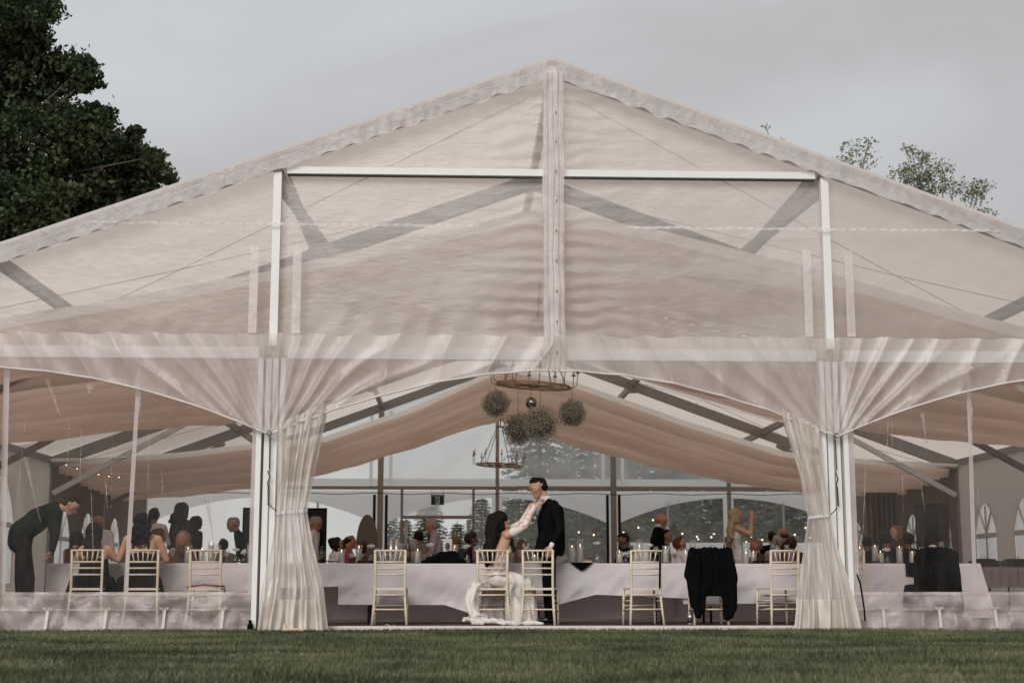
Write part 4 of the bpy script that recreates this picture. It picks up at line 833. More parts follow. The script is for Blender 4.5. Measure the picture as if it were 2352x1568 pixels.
def sequin():
    m, t, n, l, o = newmat('sequins'); tcn = n('ShaderNodeTexCoord'); vo = n('ShaderNodeTexVoronoi'); vo.inputs['Scale'].default_value = 90; l(tcn.outputs['Object'], vo.inputs[0])
    r = n('ShaderNodeValToRGB'); r.color_ramp.elements[0].color = (.30, .26, .23, 1); r.color_ramp.elements[1].color = (.85, .80, .74, 1); l(vo.outputs['Color'], r.inputs[0])
    p = n('ShaderNodeBsdfPrincipled'); l(r.outputs[0], p.inputs['Base Color']); p.inputs['Roughness'].default_value = .25; p.inputs['Metallic'].default_value = .4
    bb = n('ShaderNodeBump'); bb.inputs['Strength'].default_value = .7; bb.inputs['Distance'].default_value = .01; l(vo.outputs['Distance'], bb.inputs['Height']); l(bb.outputs[0], p.inputs['Normal']); l(p.outputs[0], o.inputs[0]); return m
M['sequin'] = sequin()
def lace():
    m, t, n, l, o = newmat('bridal_lace'); tcn = n('ShaderNodeTexCoord'); vo = n('ShaderNodeTexVoronoi'); vo.inputs['Scale'].default_value = 34; l(tcn.outputs['Object'], vo.inputs[0])
    nn = n('ShaderNodeTexNoise'); nn.inputs['Scale'].default_value = 22; l(tcn.outputs['Object'], nn.inputs[0])
    r = n('ShaderNodeValToRGB'); r.color_ramp.elements[0].position = .40; r.color_ramp.elements[0].color = (.50, .33, .28, 1); r.color_ramp.elements[1].position = .58; r.color_ramp.elements[1].color = (.72, .63, .60, 1); l(nn.outputs['Fac'], r.inputs[0])
    p = n('ShaderNodeBsdfPrincipled'); l(r.outputs[0], p.inputs['Base Color']); p.inputs['Roughness'].default_value = .8
    bb = n('ShaderNodeBump'); bb.inputs['Strength'].default_value = .6; bb.inputs['Distance'].default_value = .01; l(vo.outputs['Distance'], bb.inputs['Height']); l(bb.outputs[0], p.inputs['Normal']); l(p.outputs[0], o.inputs[0]); return m
M['lace'] = lace(); M['gown'] = mat('bridal_gown', (.70, .65, .615), .8, .08, 8, bump=.5, bscale=22, spec=.2, trans=.12); M['glasses'] = M['dark_metal']

Vc = Vector
class Body:
    def __init__(s): s.p = []; s.paint = []; s.hair = []
    def cap(s, a, b, ra, rb, tag_): s.p.append((Vc(a), Vc(b), ra, rb, tag_))
    def head(s, c, f, up, neck, skin='skin', k=1.0, female=False, beard=None):
        c = Vc(c); f = Vc(f).normalized(); u = Vc(up); u = (u - f * u.dot(f)).normalized(); r = f.cross(u).normalized(); q = lambda a, b_, d: c + (f * a + u * b_ + r * d) * k
        A = lambda a, b_, ra, rb, t=skin: s.cap(a, b_, ra * k, rb * k, t)
        A(q(-.035, .03, 0), q(.022, .032, 0), .080, .076); A(q(.01, .0, .012), q(.015, -.0, -.012), .073, .073)
        A(q(.040, -.01, 0), q(.052, -.078, 0), .052, .030 if female else .036)
        for e in (-1, 1):
            A(q(.0, -.03, e * .030), q(.04, -.075, e * .018), .042, .028); A(q(-.004, -.018, e * .080), q(-.010, .014, e * .087), .013, .019)
            A(q(.062, .022, e * .026), q(.07, .026, e * .012), .018, .016)
            s.paint.append((q(.088, .006, e * .031), .0105 * k, 'eye')); s.paint.append((q(.090, .030, e * .034), .0065 * k, 'brow')); s.paint.append((q(.092, .029, e * .022), .0065 * k, 'brow'))
        A(q(.084, .012, 0), q(.104, -.024, 0), .010, .0145); A(q(.080, -.052, .010), q(.080, -.052, -.010), .013, .013); A(q(.072, -.082, 0), q(.070, -.086, 0), .020, .020)
        s.paint.append((q(.094, -.053, 0), .014 * k, 'lip'))
        A(q(-.03, -.05, 0), neck, .050 if not female else .043, .056 if not female else .047)
        s.hd = (c, f, u, r, k); return s
    def short_hair(s, top=.012, side=.006, bald=False, quiff=.0):
        c, f, u, r, k = s.hd; q = lambda a, b_, d: c + (f * a + u * b_ + r * d) * k; H = s.hair
        if bald:
            for e in (-1, 1): H.append((q(-.06, -.03, e * .05), q(-.01, -.012, e * .074), .036 * k, .012 * k))
            H.append((q(-.088, -.03, .04), q(-.088, -.03, -.04), .032 * k, .032 * k)); return s
        H.append((q(-.045, .036, 0), q(.006, .072 + quiff * .4, 0), (.082 + side) * k, (.052 + top) * k)); H.append((q(-.062, -.012, .026), q(-.062, -.012, -.026), .054 * k, .054 * k))
        for e in (-1, 1): H.append((q(-.045, .0, e * .038), q(-.012, .042, e * .042), (.042 + side) * k, (.036 + side) * k))
        H.append((q(.036, .098 + quiff, .026), q(.036, .098 + quiff, -.026), .024 * k, .024 * k)); return s
    def long_hair(s, drop, spread=.07, back=.07, wav=.015, seed=0, bun=False, front=True, locks=7):
        c, f, u, r, k = s.hd; q = lambda a, b_, d: c + (f * a + u * b_ + r * d) * k; H = s.hair
        H.append((q(-.045, .038, 0), q(.002, .066, 0), .094 * k, .068 * k)); H.append((q(-.05, -.0, .035), q(-.05, 0, -.035), .07 * k, .07 * k))
        for e in (-1, 1): H.append((q(-.03, .03, e * .054), q(-.018, -.08, e * .068), .058 * k, .042 * k)); 
        if front: 
            for e in (-1, 1): H.append((q(.040, .075, e * .035), q(.005, -.04, e * .080), .026 * k, .020 * k))
        if bun: H.append((q(-.10, .05, 0), q(-.105, .06, 0), .05 * k, .05 * k)); H.append((q(-.06, -.045, 0), q(-.05, -.06, 0), .045 * k, .03 * k)); return s
        for i in range(locks):
            e = (i / (locks - 1) - .5) * 2; a0 = q(-.07 + .02 * abs(e), -.03, e * .06); prev = a0; n = 6
            for j in range(1, n + 1):
                t = j / n; d = drop * t * (.85 + .15 * math.sin(i * 2.1)); sw = wav * math.sin(j * 1.9 + i * 1.3 + seed)
                p = a0 + f * (-(back) * math.sin(t * 2.2) * .6 * k) + r * (e * spread * t * .7 + sw) + Vc((0, 0, -1)) * d + f * sw * .6
                H.append((prev, p, (.045 - .012 * (t - 1 / n)) * k, (.045 - .014 * t) * k)); prev = p
        return s
    def hand(s, w_, d, n, curl=.5, thumb=1, skin='skin', k=1.0, curls=None):
        w_ = Vc(w_); d = Vc(d).normalized(); n = Vc(n); n = (n - d * n.dot(d)).normalized(); t = d.cross(n).normalized() * thumb
        for e in (-.026, -.009, .009, .026): s.cap(w_ + (d * .01 + t * e * .6) * k, w_ + (d * .082 + t * e * 1.05) * k, .0150 * k, .0125 * k, skin)
        for i, (e, ln) in enumerate(((.031, .072), (.0105, .082), (-.0105, .076), (-.031, .058))):
            p = w_ + (d * .086 + t * e) * k; a = .25 + (curls[i] if curls else curl) * .5; dd = d
            for j, fr in enumerate((.45, .32, .26)):
                g = a * (j + .6); dd = (d * math.cos(g) + n * math.sin(g)).normalized(); p2 = p + (dd * ln * fr + t * e * .10 * fr) * k; s.cap(p, p2, (.0092 - j * .0008) * k, (.0086 - j * .001) * k, skin); p = p2
        p = w_ + (d * .022 + t * .026) * k; dd = (d * .55 + t * .75 + n * .35).normalized(); p2 = p + dd * .042 * k; s.cap(p, p2, .0125 * k, .011 * k, skin)
        dd = (d * .85 + t * .25 + n * .5).normalized(); s.cap(p2, p2 + dd * .032 * k, .0108 * k, .009 * k, skin)
    def torso(s, J, top, low, fat=1.0, female=False):
        shL, shR, ch, pe = (Vc(J[k]) for k in ('shL', 'shR', 'chest', 'pelvis')); ne = Vc(J['neck']); m = (shL + shR) / 2
        ax = (shL - shR).normalized(); wst = ch.lerp(pe, .55)
        s.cap(shL.lerp(m, .15), shR.lerp(m, .15), .062, .062, top); s.cap(ne.lerp(m, .5), ne.lerp(m, .55), .06, .06, top)
        for e, sh in ((1, shL), (-1, shR)):
            s.cap(sh.lerp(m, .35), ch + ax * e * .085, .072 if not female else .064, .100 * fat if not female else .088, top); s.cap(ch + ax * e * .085, wst + ax * e * (.075 if not female else .05), .100 * fat if not female else .086, (.098 if not female else .078) * fat, top)
            s.cap(wst + ax * e * (.075 if not female else .05), pe + ax * e * .085, (.098 if not female else .078) * fat, .105 * fat, top if not low else low)
            s.cap(sh.lerp(ne, .2), ne.lerp(m, .3), .045, .05, top)
        s.cap(pe + ax * .06, pe - ax * .06, .11 * fat, .11 * fat, low or top)
    def arm(s, sh, el, wr, tags, r=1.0):
        sh, el, wr = Vc(sh), Vc(el), Vc(wr); s.cap(sh, sh.lerp(el, .5), .060 * r, .052 * r, tags[0]); s.cap(sh.lerp(el, .5), el, .052 * r, .045 * r, tags[1]); s.cap(el, el.lerp(wr, .5), .044 * r, .039 * r, tags[2]); s.cap(el.lerp(wr, .5), wr, .039 * r, .030 * r, tags[3])
    def leg(s, hp, kn, an, f, tag_, shoe='shoe', r=1.0):
        hp, kn, an, f = Vc(hp), Vc(kn), Vc(an), Vc(f); s.cap(hp, kn, .092 * r, .064 * r, tag_); s.cap(kn, kn.lerp(an, .4), .062 * r, .060 * r, tag_); s.cap(kn.lerp(an, .4), an, .060 * r, .052 * r, tag_)
        s.cap(an + Vc((0, 0, -.045)) - f * .03, an + Vc((0, 0, -.045)) + f * .03, .040, .042, shoe); s.cap(an + Vc((0, 0, -.045)) + f * .02, an + Vc((0, 0, -.058)) + f * .17, .038, .028, shoe)
    def build(s, label, loc, rz, mats, hair, voxel=.012, rip=.0, group='wedding guests'):
        me, co = grow('person', [p[:4] for p in s.p], voxel, 3 if voxel > .009 else 4)
        if rip: ripple(me, co, lambda x, y, z: (rip * nz(x * 11, y * 11, z * 9), rip * nz(x * 11 + 7, y * 11, z * 9), 0))
        n = len(me.polygons); vi = np.empty(len(me.loops), np.int32); me.loops.foreach_get('vertex_index', vi)
        fc = co[vi.reshape(-1, 4)].mean(1) if len(vi) == 4 * n else np.array([p.center for p in me.polygons])
        best = np.full(n, 9.9); idx = np.zeros(n, np.int32); tags = list(dict.fromkeys([p[4] for p in s.p] + ['eye', 'lip', 'brow']))
        for a, b_, ra, rb, tg in s.p:
            A = np.array(a); D = np.array(b_) - A; l2 = max(1e-9, D @ D); t = np.clip(((fc - A) @ D) / l2, 0, 1); d = np.linalg.norm(fc - A - t[:, None] * D, axis=1) - (ra + (rb - ra) * t)
            m_ = d < best; best[m_] = d[m_]; idx[m_] = tags.index(tg)
        for c, r, tg in s.paint: idx[np.linalg.norm(fc - np.array(c), axis=1) < r] = tags.index(tg)
        for t in tags: me.materials.append(M[hair] if t == 'brow' else M[mats.get(t, t)])
        me.polygons.foreach_set('material_index', idx)
        o = link('person', me, None, loc, rz); tag(o, label, 'person', group)
        if s.hair:
            hm, hc = grow('hair', s.hair, max(voxel * .9, .009), 2); ripple(hm, hc, lambda x, y, z: (.005 * nz(x * 40, y * 40, z * 14), .005 * nz(x * 40 + 9, y * 40, z * 14), .004 * nz(x * 30, y * 30, z * 30))); hm.materials.append(M[hair]); link('hair', hm, o)
        return o
X_, Y_, Z_ = Vc((1, 0, 0)), Vc((0, 1, 0)), Vc((0, 0, 1))
def glasses(o, bd):
    c, f, u, r, k = bd.hd; b = MB(); q = lambda a, b_, d: c + (f * a + u * b_ + r * d) * k
    for e in (-1, 1):
        cc = q(.106, .004, e * .033); b.tube([cc + (r * math.cos(t * .785) * .021 + u * math.sin(t * .785) * .016) * k for t in range(9)], .0022, 4); b.tube([q(.106, .008, e * .054), q(.02, .012, e * .082), q(-.02, .0, e * .084)], .0022, 4)
    b.tube([q(.106, .006, -.012), q(.11, .009, 0), q(.106, .006, .012)], .0022, 4); b.build('glasses', M['dark_metal'], o)

# ---- generic guests, facing local +x
def guest(label, px, py, Y, face, seated, top, low='trouser', skin='skin', hair='h_dark', style='short', h=1.75, lean=0.0, look=(1, 0, 0), sleeve=4, fat=1.0, female=False, arms=None, hk={}, spec=False, vox=.013, rip=.004, k=1.0):
    """px, py: where the centre of the head is seen; Y its depth. face: heading in degrees (0 = +x, 90 = away from the camera)"""
    bd = Body(); hz = at(px, py, Y); hs = h / 1.75
    base = dict(pe=.52, kn=.50) if seated else dict(pe=.94 * hs, kn=.50 * hs)
    pe = Vc((0, 0, base['pe'])); up = Vc((math.sin(lean), 0, math.cos(lean))); fw_ = Vc((math.cos(lean), 0, -math.sin(lean))); tl = hz.z - base['pe']
    # torso length chosen so that the head is where the photograph shows it
    hc_ = (hz.z - base['pe']) / max(.3, math.cos(lean)) if lean < 1.1 else .68
    hc_ = min(max(hc_, .64), .72); zoff = hz.z - (base['pe'] + hc_ * math.cos(lean)); base['pe'] += zoff; pe = Vc((0, 0, base['pe']))
    s_ = hc_ / .68
    J = dict(pelvis=pe, chest=pe + up * .33 * s_, neck=pe + up * .53 * s_, shL=pe + up * .47 * s_ + Y_ * (.175 if not female else .15), shR=pe + up * .47 * s_ - Y_ * (.175 if not female else .15))
    hd = pe + up * .66 * s_ + fw_ * .03
    bd.head(hd, look, Vc((-.2 * look[2], 0, 1)), J['neck'], skin, k, female); J2 = J
    bd.torso(J, top, top if female else None, fat, female)
    tg = [top] * min(sleeve, 4) + [skin] * (4 - min(sleeve, 4))
    for e, sh in ((1, J['shL']), (-1, J['shR'])):
        a = (arms or {}).get(e)
        if a: el = sh + Vc(a[0]); wr = sh + Vc(a[1])
        elif seated: el = sh + Vc((.10, e * .06, -.26)); wr = el + Vc((.22, -e * .08, -.03))
        else: el = sh + Vc((-.02, e * .06, -.29)); wr = el + Vc((.07, -e * .01, -.25))
        bd.arm(sh, el, wr, tg, .95 if female else 1.0); bd.hand(wr, (wr - el), Vc((0, -e, 0)) if not seated else Vc((0, 0, -1)), .6, e, skin)
    kz = .53 * base['pe']
    for e in (1, -1):
        hp = pe + Y_ * e * .09 + Vc((0, 0, -.02))
        if seated: kn = Vc((.43, e * .10, min(.52, base['pe']))); an = Vc((.41, e * .10, .09))
        else: kn = Vc((.03, e * .095, kz)); an = Vc((-.01, e * .10, .09))
        bd.leg(hp, kn, an, X_, low)
    if style == 'short': bd.short_hair(**hk)
    elif style == 'bald': bd.short_hair(bald=True)
    elif style: bd.long_hair(**hk)
    o = bd.build(label, (0, 0, 0), R(face), {}, hair, vox, rip); rot = Matrix.Rotation(R(face), 3, 'Z'); hl = rot @ hd
    o.location = (hz.x - hl.x, Y - hl.y, 0)
    if spec: glasses(o, bd)
    return o, bd
GL = guest
# centre
o, bd = GL('standing grey-haired man in white shirt with tie and glasses', 726, 1200, 7.5, -8, False, 'shirt', skin='skin_ruddy', hair='h_grey', look=(1, 0, -.35), spec=True, h=1.74, vox=.011)
MB().bar((.135, 0, 1.38), (.125, 0, 1.02), .012, .07, up=(1, 0, 0)).build('necktie', M['trouser'], o)
GL('seated man in white shirt with dark hair tied in a bun', 774, 1248, 6.5, 20, True, 'shirt', skin='skin_ruddy', hair='h_dark', style='long', hk=dict(drop=.02, bun=True, front=False))
GL('seated man with sunglasses on his head and magenta shirt', 797, 1252, 7.2, 10, True, 'pink', skin='skin_ruddy', hair='h_dark', hk=dict(top=.02))
GL('seated light-haired guest partly behind the magenta shirt', 806, 1243, 9.0, 15, True, 'shirt', skin='skin_ruddy', hair='h_sandy')
GL('seated guest with tousled brown hair below the oval board', 833, 1259, 6.8, 60, True, 'brown', hair='h_brown', hk=dict(top=.03, side=.02))
GL('standing grey-haired man in lilac shirt bending towards the table', 990, 1204, 7.5, 184, False, 'lilac', skin='skin_ruddy', hair='h_grey', lean=.16, look=(1, 0, -.25), sleeve=2, fat=1.12, arms={1: ((.05, .06, -.27), (.24, .02, -.42))}, vox=.011)
GL('seated man in grey seen from behind, dark hair', 963, 1230, 9.0, 80, True, 'grey', skin='skin_dark', hair='h_dark')
GL('seated pale-haired guest with back turned in grey', 951, 1254, 7.0, 75, True, 'grey', hair='h_grey', hk=dict(top=.02))
GL('seated fair-haired guest near the doorway in dark blue', 1044, 1240, 9.5, 130, True, 'teal', hair='h_sandy', skin='skin_ruddy')
GL('seated curly dark-haired guest in maroon left of the bride', 1084, 1237, 8.5, 10, True, 'maroon', skin='skin_dark', hair='h_brown', hk=dict(top=.035, side=.02))
# right of the groom
GL('seated dark-suited man with bowed head and maroon tie', 1431, 1237, 7.6, 200, True, 'suit', skin='skin_dark', hair='h_dark', lean=.12, look=(1, 0, -.5))
o, bd = GL('standing bald man in dark suit and white collar looking down', 1519, 1192, 7.4, -20, False, 'suit', skin='skin_ruddy', hair='h_sandy', style='bald', lean=.12, look=(1, .1, -.45), vox=.011, fat=1.08)
MB().lathe([(.062, 0), (.066, .02), (.060, .045)], 16, (.065, 0, 1.445)).build('shirt_collar', M['shirt'], o)
GL('dark-haired man in dark suit close beside the bald man', 1530, 1229, 8.2, -15, True, 'suit', skin='skin_ruddy', hair='h_dark')
GL('red-haired man in striped white shirt looking up to the side', 1562, 1247, 6.6, 15, True, 'shirt', skin='skin_ruddy', hair='h_auburn', look=(1, 0, .25), hk=dict(quiff=.012))
GL('ruddy short-haired man facing left beside the sequinned woman', 1735, 1252, 7.0, 190, True, 'brown', skin='skin_ruddy', hair='h_sandy')
GL('balding red-faced man at the back behind two grey heads', 1797, 1224, 9.5, 120, True, 'maroon', skin='skin_ruddy', hair='h_brown', style='bald')
GL('grey-haired guest seen from behind in pale shirt', 1785, 1243, 7.6, 95, True, 'lilac', skin='skin_ruddy', hair='h_grey', hk=dict(top=.02, side=.012))
GL('bushy brown-grey-haired guest next to the right curtain', 1818, 1248, 7.0, 60, True, 'brown', skin='skin_ruddy', hair='h_brown', hk=dict(top=.025, side=.018))
GL('dark-haired guest hidden behind the grey heads', 1772, 1232, 10.0, 100, True, 'suit', hair='h_dark')
# blonde woman drinking
ob_, bd = GL('standing blonde woman in white sequinned dress drinking from a glass', 1692, 1182, 6.4, 0, False, 'sequin', 'sequin', 'skin', 'h_blonde', 'long', 1.66, lean=-.05, look=(1, 0, .12), sleeve=0, female=True,
    arms={-1: ((.20, -.08, -.10), (.22, -.05, .15)), 1: ((-.08, .14, -.24), (.06, .10, -.42))}, hk=dict(drop=.36, spread=.08, back=.12, wav=.02), vox=.009, rip=.0)
t = empty('wine_glass', Vector(ob_.location) + Vc((.20, -.19, at(1706, 1180, 6.4).z - .03))); tag(t, 'glass held to the lips of the blonde sequinned woman', 'glass', 'drinking glasses in hand')
t.rotation_euler = (0, -1.1, 0); MB().lathe([(.001, 0), (.022, .01), (.026, .10), (.024, .10), (.001, .012)], 14).build('bowl', M['glass'], t); MB().lathe([(.004, -.06), (.004, .002)], 8).build('stem', M['glass'], t); MB().lathe([(.001, -.064), (.03, -.062), (.03, -.06), (.001, -.058)], 12).build('foot', M['glass'], t)
# left bay
GL('seated man in white shirt facing the camera at the far left table', 227, 1193, 6.5, -80, True, 'shirt', skin='skin_ruddy', hair='h_dark')
GL('seated woman with dark updo and bare back beyond the bending man', 178, 1236, 4.2, 70, True, 'maroon', 'suit', 'skin_ruddy', 'h_dark', 'long', female=True, sleeve=0, hk=dict(drop=.0, bun=True))
GL('man with cropped brown hair turned away behind the strappy dress', 355, 1180, 7.0, 80, True, 'shirt', skin='skin_dark', hair='h_brown')
GL('seated auburn-haired woman leaning behind the bare elbow', 367, 1228, 5.2, 30, True, 'brown', 'brown', 'skin_ruddy', 'h_auburn', 'long', female=True, hk=dict(drop=.30))
GL('standing woman with big dark curls and dark floral dress', 420, 1170, 7.0, 60, False, 'pattern', 'pattern', 'skin_dark', 'h_dark', 'long', 1.72, female=True, fat=1.2, hk=dict(drop=.16, spread=.10, wav=.03), k=1.15)
GL('standing woman with long straight black hair beside the floral dress', 453, 1198, 8.2, 40, False, 'pattern', 'pattern', 'skin_dark', 'h_black', 'long', 1.62, female=True, hk=dict(drop=.40, wav=.004))
GL('seated blonde woman facing the camera in front of the floral dress', 420, 1234, 4.6, -95, True, 'brown', 'brown', 'skin_ruddy', 'h_sandy', 'long', female=True, hk=dict(drop=.26, spread=.09))
GL('grey-haired man in dark jacket leaning forward by the left post', 535, 1201, 7.0, 190, False, 'suit_green', skin='skin_ruddy', hair='h_grey', lean=.35, look=(1, 0, -.35), h=1.7)
GL('small seated guest low behind the white roses', 512, 1250, 9.0, 120, True, 'grey', skin='skin_dark', hair='h_dark')
# right bay
GL('fair-haired woman with lit face in the dim right bay', 2057, 1220, 8.0, 200, True, 'brown', 'brown', 'skin_pale', 'h_sandy', 'long', female=True, hk=dict(drop=.14))
GL('dark-haired guest left of the lit face in the right bay', 2036, 1236, 6.8, 60, True, 'suit', skin='skin_dark', hair='h_dark', hk=dict(top=.03, side=.02))
GL('dark-haired guest right of the lit face in the right bay', 2084, 1238, 7.2, 100, True, 'suit', skin='skin_dark', hair='h_dark', hk=dict(top=.03, side=.02))
GL('guest with dark hair behind the right tied curtain', 1990, 1243, 8.4, 90, True, 'suit', skin='skin_dark', hair='h_dark')

# ---- the bending man in the left bay
YB = 1.3; q = lambda px, py, dy=0: at(px, py, YB + dy); base = q(72, 1434); base.z = 0; Lb = lambda p: p - base
bd = Body(); hd = Lb(q(163, 1160)); nk = Lb(q(136, 1168)); shm = Lb(q(122, 1178)); pe = Lb(q(52, 1222))
pe = Vc((pe.x, 0, pe.z)); J = dict(pelvis=pe, chest=pe.lerp(shm, .62) + Vc((0, 0, .05)), neck=nk, shL=shm + Y_ * .17, shR=shm - Y_ * .17)
bd.head(hd, (.72, 0, -.70), (.70, 0, .72), nk, 'skin'); bd.short_hair(top=.014)
bd.torso(J, 'suit_green', None, 1.24); bd.cap(pe.lerp(shm, .45) + Z_ * .05, shm + Z_ * .02, .15, .125, 'suit_green'); bd.cap(pe + Z_ * .02, pe.lerp(shm, .45) + Z_ * .03, .15, .15, 'suit_green'); bd.cap(pe + Vc((-.02, 0, 0)), pe + Vc((-.04, 0, -.12)), .15, .14, 'suit_green')
for e in (1, -1):
    sh = shm + Y_ * e * .17; el = Lb(q(127, 1228, e * .2)); wr = Lb(q(115 + 4, 1266, e * .18)); bd.arm(sh, el, wr, ['suit_green'] * 4, 1.25); bd.hand(wr, Vc((-.45, 0, -.8)), Vc((-.8, 0, .3)), .4, e)
    bd.leg(pe + Y_ * e * .09, Lb(q(66, 1330, e * .1)) + X_ * (.0 if e < 0 else -.10), Vc((-.02 if e < 0 else -.15, e * .11, .09)), X_, 'trouser', 'shoe', 1.2)
bd.build('man in dark green suit bending over the end of the table', base, 0, {}, 'h_dark', .009, .004)
# ---- the two seated women in black, seen from behind
def back_woman(label, px, py, Y, hair, hk, strap, shw=.17, turn=0.0):
    bd = Body(); hp = at(px, py, Y); base = Vc((hp.x, Y + .05, 0)); hd = Vc((0, -.02, hp.z)); pe = Vc((0, -.02, .53)); J = dict(pelvis=pe, chest=Vc((0, 0, .53 + (hp.z - .53) * .5)), neck=Vc((0, .0, hp.z - .135)), shL=Vc((-shw, .02, hp.z - .21)), shR=Vc((shw, .02, hp.z - .21)))
    bd.head(hd, (math.sin(turn), math.cos(turn), -.1), Z_, J['neck'], 'skin', 1.0, True); bd.long_hair(**hk)
    s0 = len(bd.p); bd.torso(J, 'skin', 'suit', 1.05, True)
    ch = J['chest']; 
    for e in (-1, 1): bd.cap(ch + Vc((e * .075, 0, -.06)), pe + Vc((e * .08, 0, .05)), .098, .112, 'suit')
    for e, sh in ((-1, J['shL']), (1, J['shR'])):
        el = Vc((e * (shw + .10), .08, .80)); wr = el + Vc((-e * .10, .24, .03)); bd.arm(sh, el, wr, ['skin'] * 4, .92); bd.hand(wr, Vc((-e * .3, 1, 0)), Vc((0, 0, -1)), .5, e)
        bd.leg(pe + X_ * e * .1, Vc((e * .12, .40, .50)), Vc((e * .12, .40, .09)), Y_, 'suit'); 
        if strap: bd.cap(Vc((e * .085, -.075, hp.z - .17)), Vc((e * .10, -.075, hp.z - .42)), .012, .014, 'suit')
    # skirt falling round the seat
    for a in np.linspace(-.34, .34, 9): bd.cap(pe + Vc((a * .6, -.06, 0)), Vc((a, -.10 - .03 * math.cos(a * 20), .10)), .075, .05, 'suit')
    bd.build(label, base, 0, {}, hair, .010, .003)
back_woman('seated woman with long brown hair and black dress beside the bending man', 218, 1222, 1.28, 'h_dark', dict(drop=.27, spread=.04, back=.04), False, .155, .3)
back_woman('seated woman with half-up curly hair and strappy open-backed black dress', 327, 1199, 1.22, 'h_black', dict(drop=.24, spread=.03, back=.05, wav=.03, locks=6), True, .19, .1)

# ---- the groom: facing left, head bowed, near hand on the chair back
YG = 1.52; base = at(1262, 1434, YG); base.z = 0; q = lambda px, py, Y=YG: at(px, py, Y) - base
bd = Body(); hd = q(1236, 1121); nk = q(1252, 1146); shL = q(1273, 1160, 1.33); shR = q(1257, 1157, 1.70); pe = q(1260, 1264); ch = q(1256, 1196)
bd.head(hd, (-.90, -.10, -.40), (-.38, 0, .9), nk, 'skin', 1.10); bd.short_hair(top=.016, side=-.002, quiff=.012)
for e_ in (-1, 1): c_, f_, u_, r_, k_ = bd.hd; bd.hair.append((c_ + (f_ * -.005 + u_ * .03 + r_ * e_ * .062) * k_, c_ + (f_ * .006 - u_ * .012 + r_ * e_ * .068) * k_, .016, .010))
J = dict(pelvis=pe, chest=ch, neck=nk + Vc((.01, 0, -.01)), shL=shL, shR=shR); bd.torso(J, 'suit', None, 1.08)
bd.cap(q(1280, 1172), q(1283, 1215), .085, .085, 'suit'); bd.cap(q(1283, 1210), q(1281, 1258), .085, .10, 'suit')
for dy in (-.12, 0, .12): bd.cap(q(1250, 1240, YG + dy), q(1240, 1266, YG + dy), .10, .075, 'suit'); bd.cap(q(1272, 1240, YG + dy), q(1287, 1268, YG + dy), .09, .05, 'suit')
el = q(1287, 1214, 1.20); wr = q(1266, 1253, 1.06); bd.arm(shL, el, wr + (wr - el).normalized() * -.03, ['suit'] * 4, 1.12); bd.cap(wr - (wr - el).normalized() * .03, wr - (wr - el).normalized() * .008, .034, .031, 'shirt')
bd.hand(wr, Vc((-.30, -.15, -.75)), Vc((.35, .8, .1)), .55, -1, 'skin', 1.05, [.3, .35, .45, .6])
el = q(1247, 1222, 1.80); bd.arm(shR, el, q(1240, 1262, 1.72), ['suit'] * 4, 1.08); bd.hand(q(1240, 1262, 1.72), Vc((-.1, 0, -1)), Vc((-1, 0, 0)), .5, 1, 'skin')
bd.cap(nk + Vc((.012, 0, .0)), nk + Vc((-.012, 0, .022)), .064, .060, 'shirt'); bd.cap(q(1240, 1158), q(1233, 1178), .03, .02, 'shirt')
for e, dx in ((-1, 0), (1, -.02)):
    hp = pe + Y_ * e * .09; kn = q(1258 + (6 if e > 0 else 0), 1338, YG + e * .10); an = Vc((.055 if e > 0 else -.01, e * .12, .10)); bd.leg(hp, kn, an, Vc((-1, -.1, 0)), 'suit', 'shoe', 1.12)
groom = bd.build('groom in black suit standing with bowed head, hand on the chair', base, 0, {}, 'h_black', .0075, .0015, 'bride and groom')
b = MB(); c = q(1237, 1152) + Vc((-.02, -.02, 0))
for e in (-1, 1): b.add([c, c + Vc((-.004, e * .055, .026)), c + Vc((-.008, e * .06, 0)), c + Vc((-.004, e * .055, -.026))], [(0, 1, 2), (0, 2, 3), (2, 1, 0), (3, 2, 0)])
b.box(c, (.02, .022, .024)); b.build('bow_tie', M['suit'], groom)
c = q(1238, 1168, 1.36); b = MB()
for k in range(14):
    a = k * 2.4; rr = .012 + .028 * k / 14; b.ball(c + Vc((-.03 - .012 * (1 - k / 14), math.cos(a) * rr, math.sin(a) * rr)), .017, 6, 4)
b.build('boutonniere', M['petal'], groom)

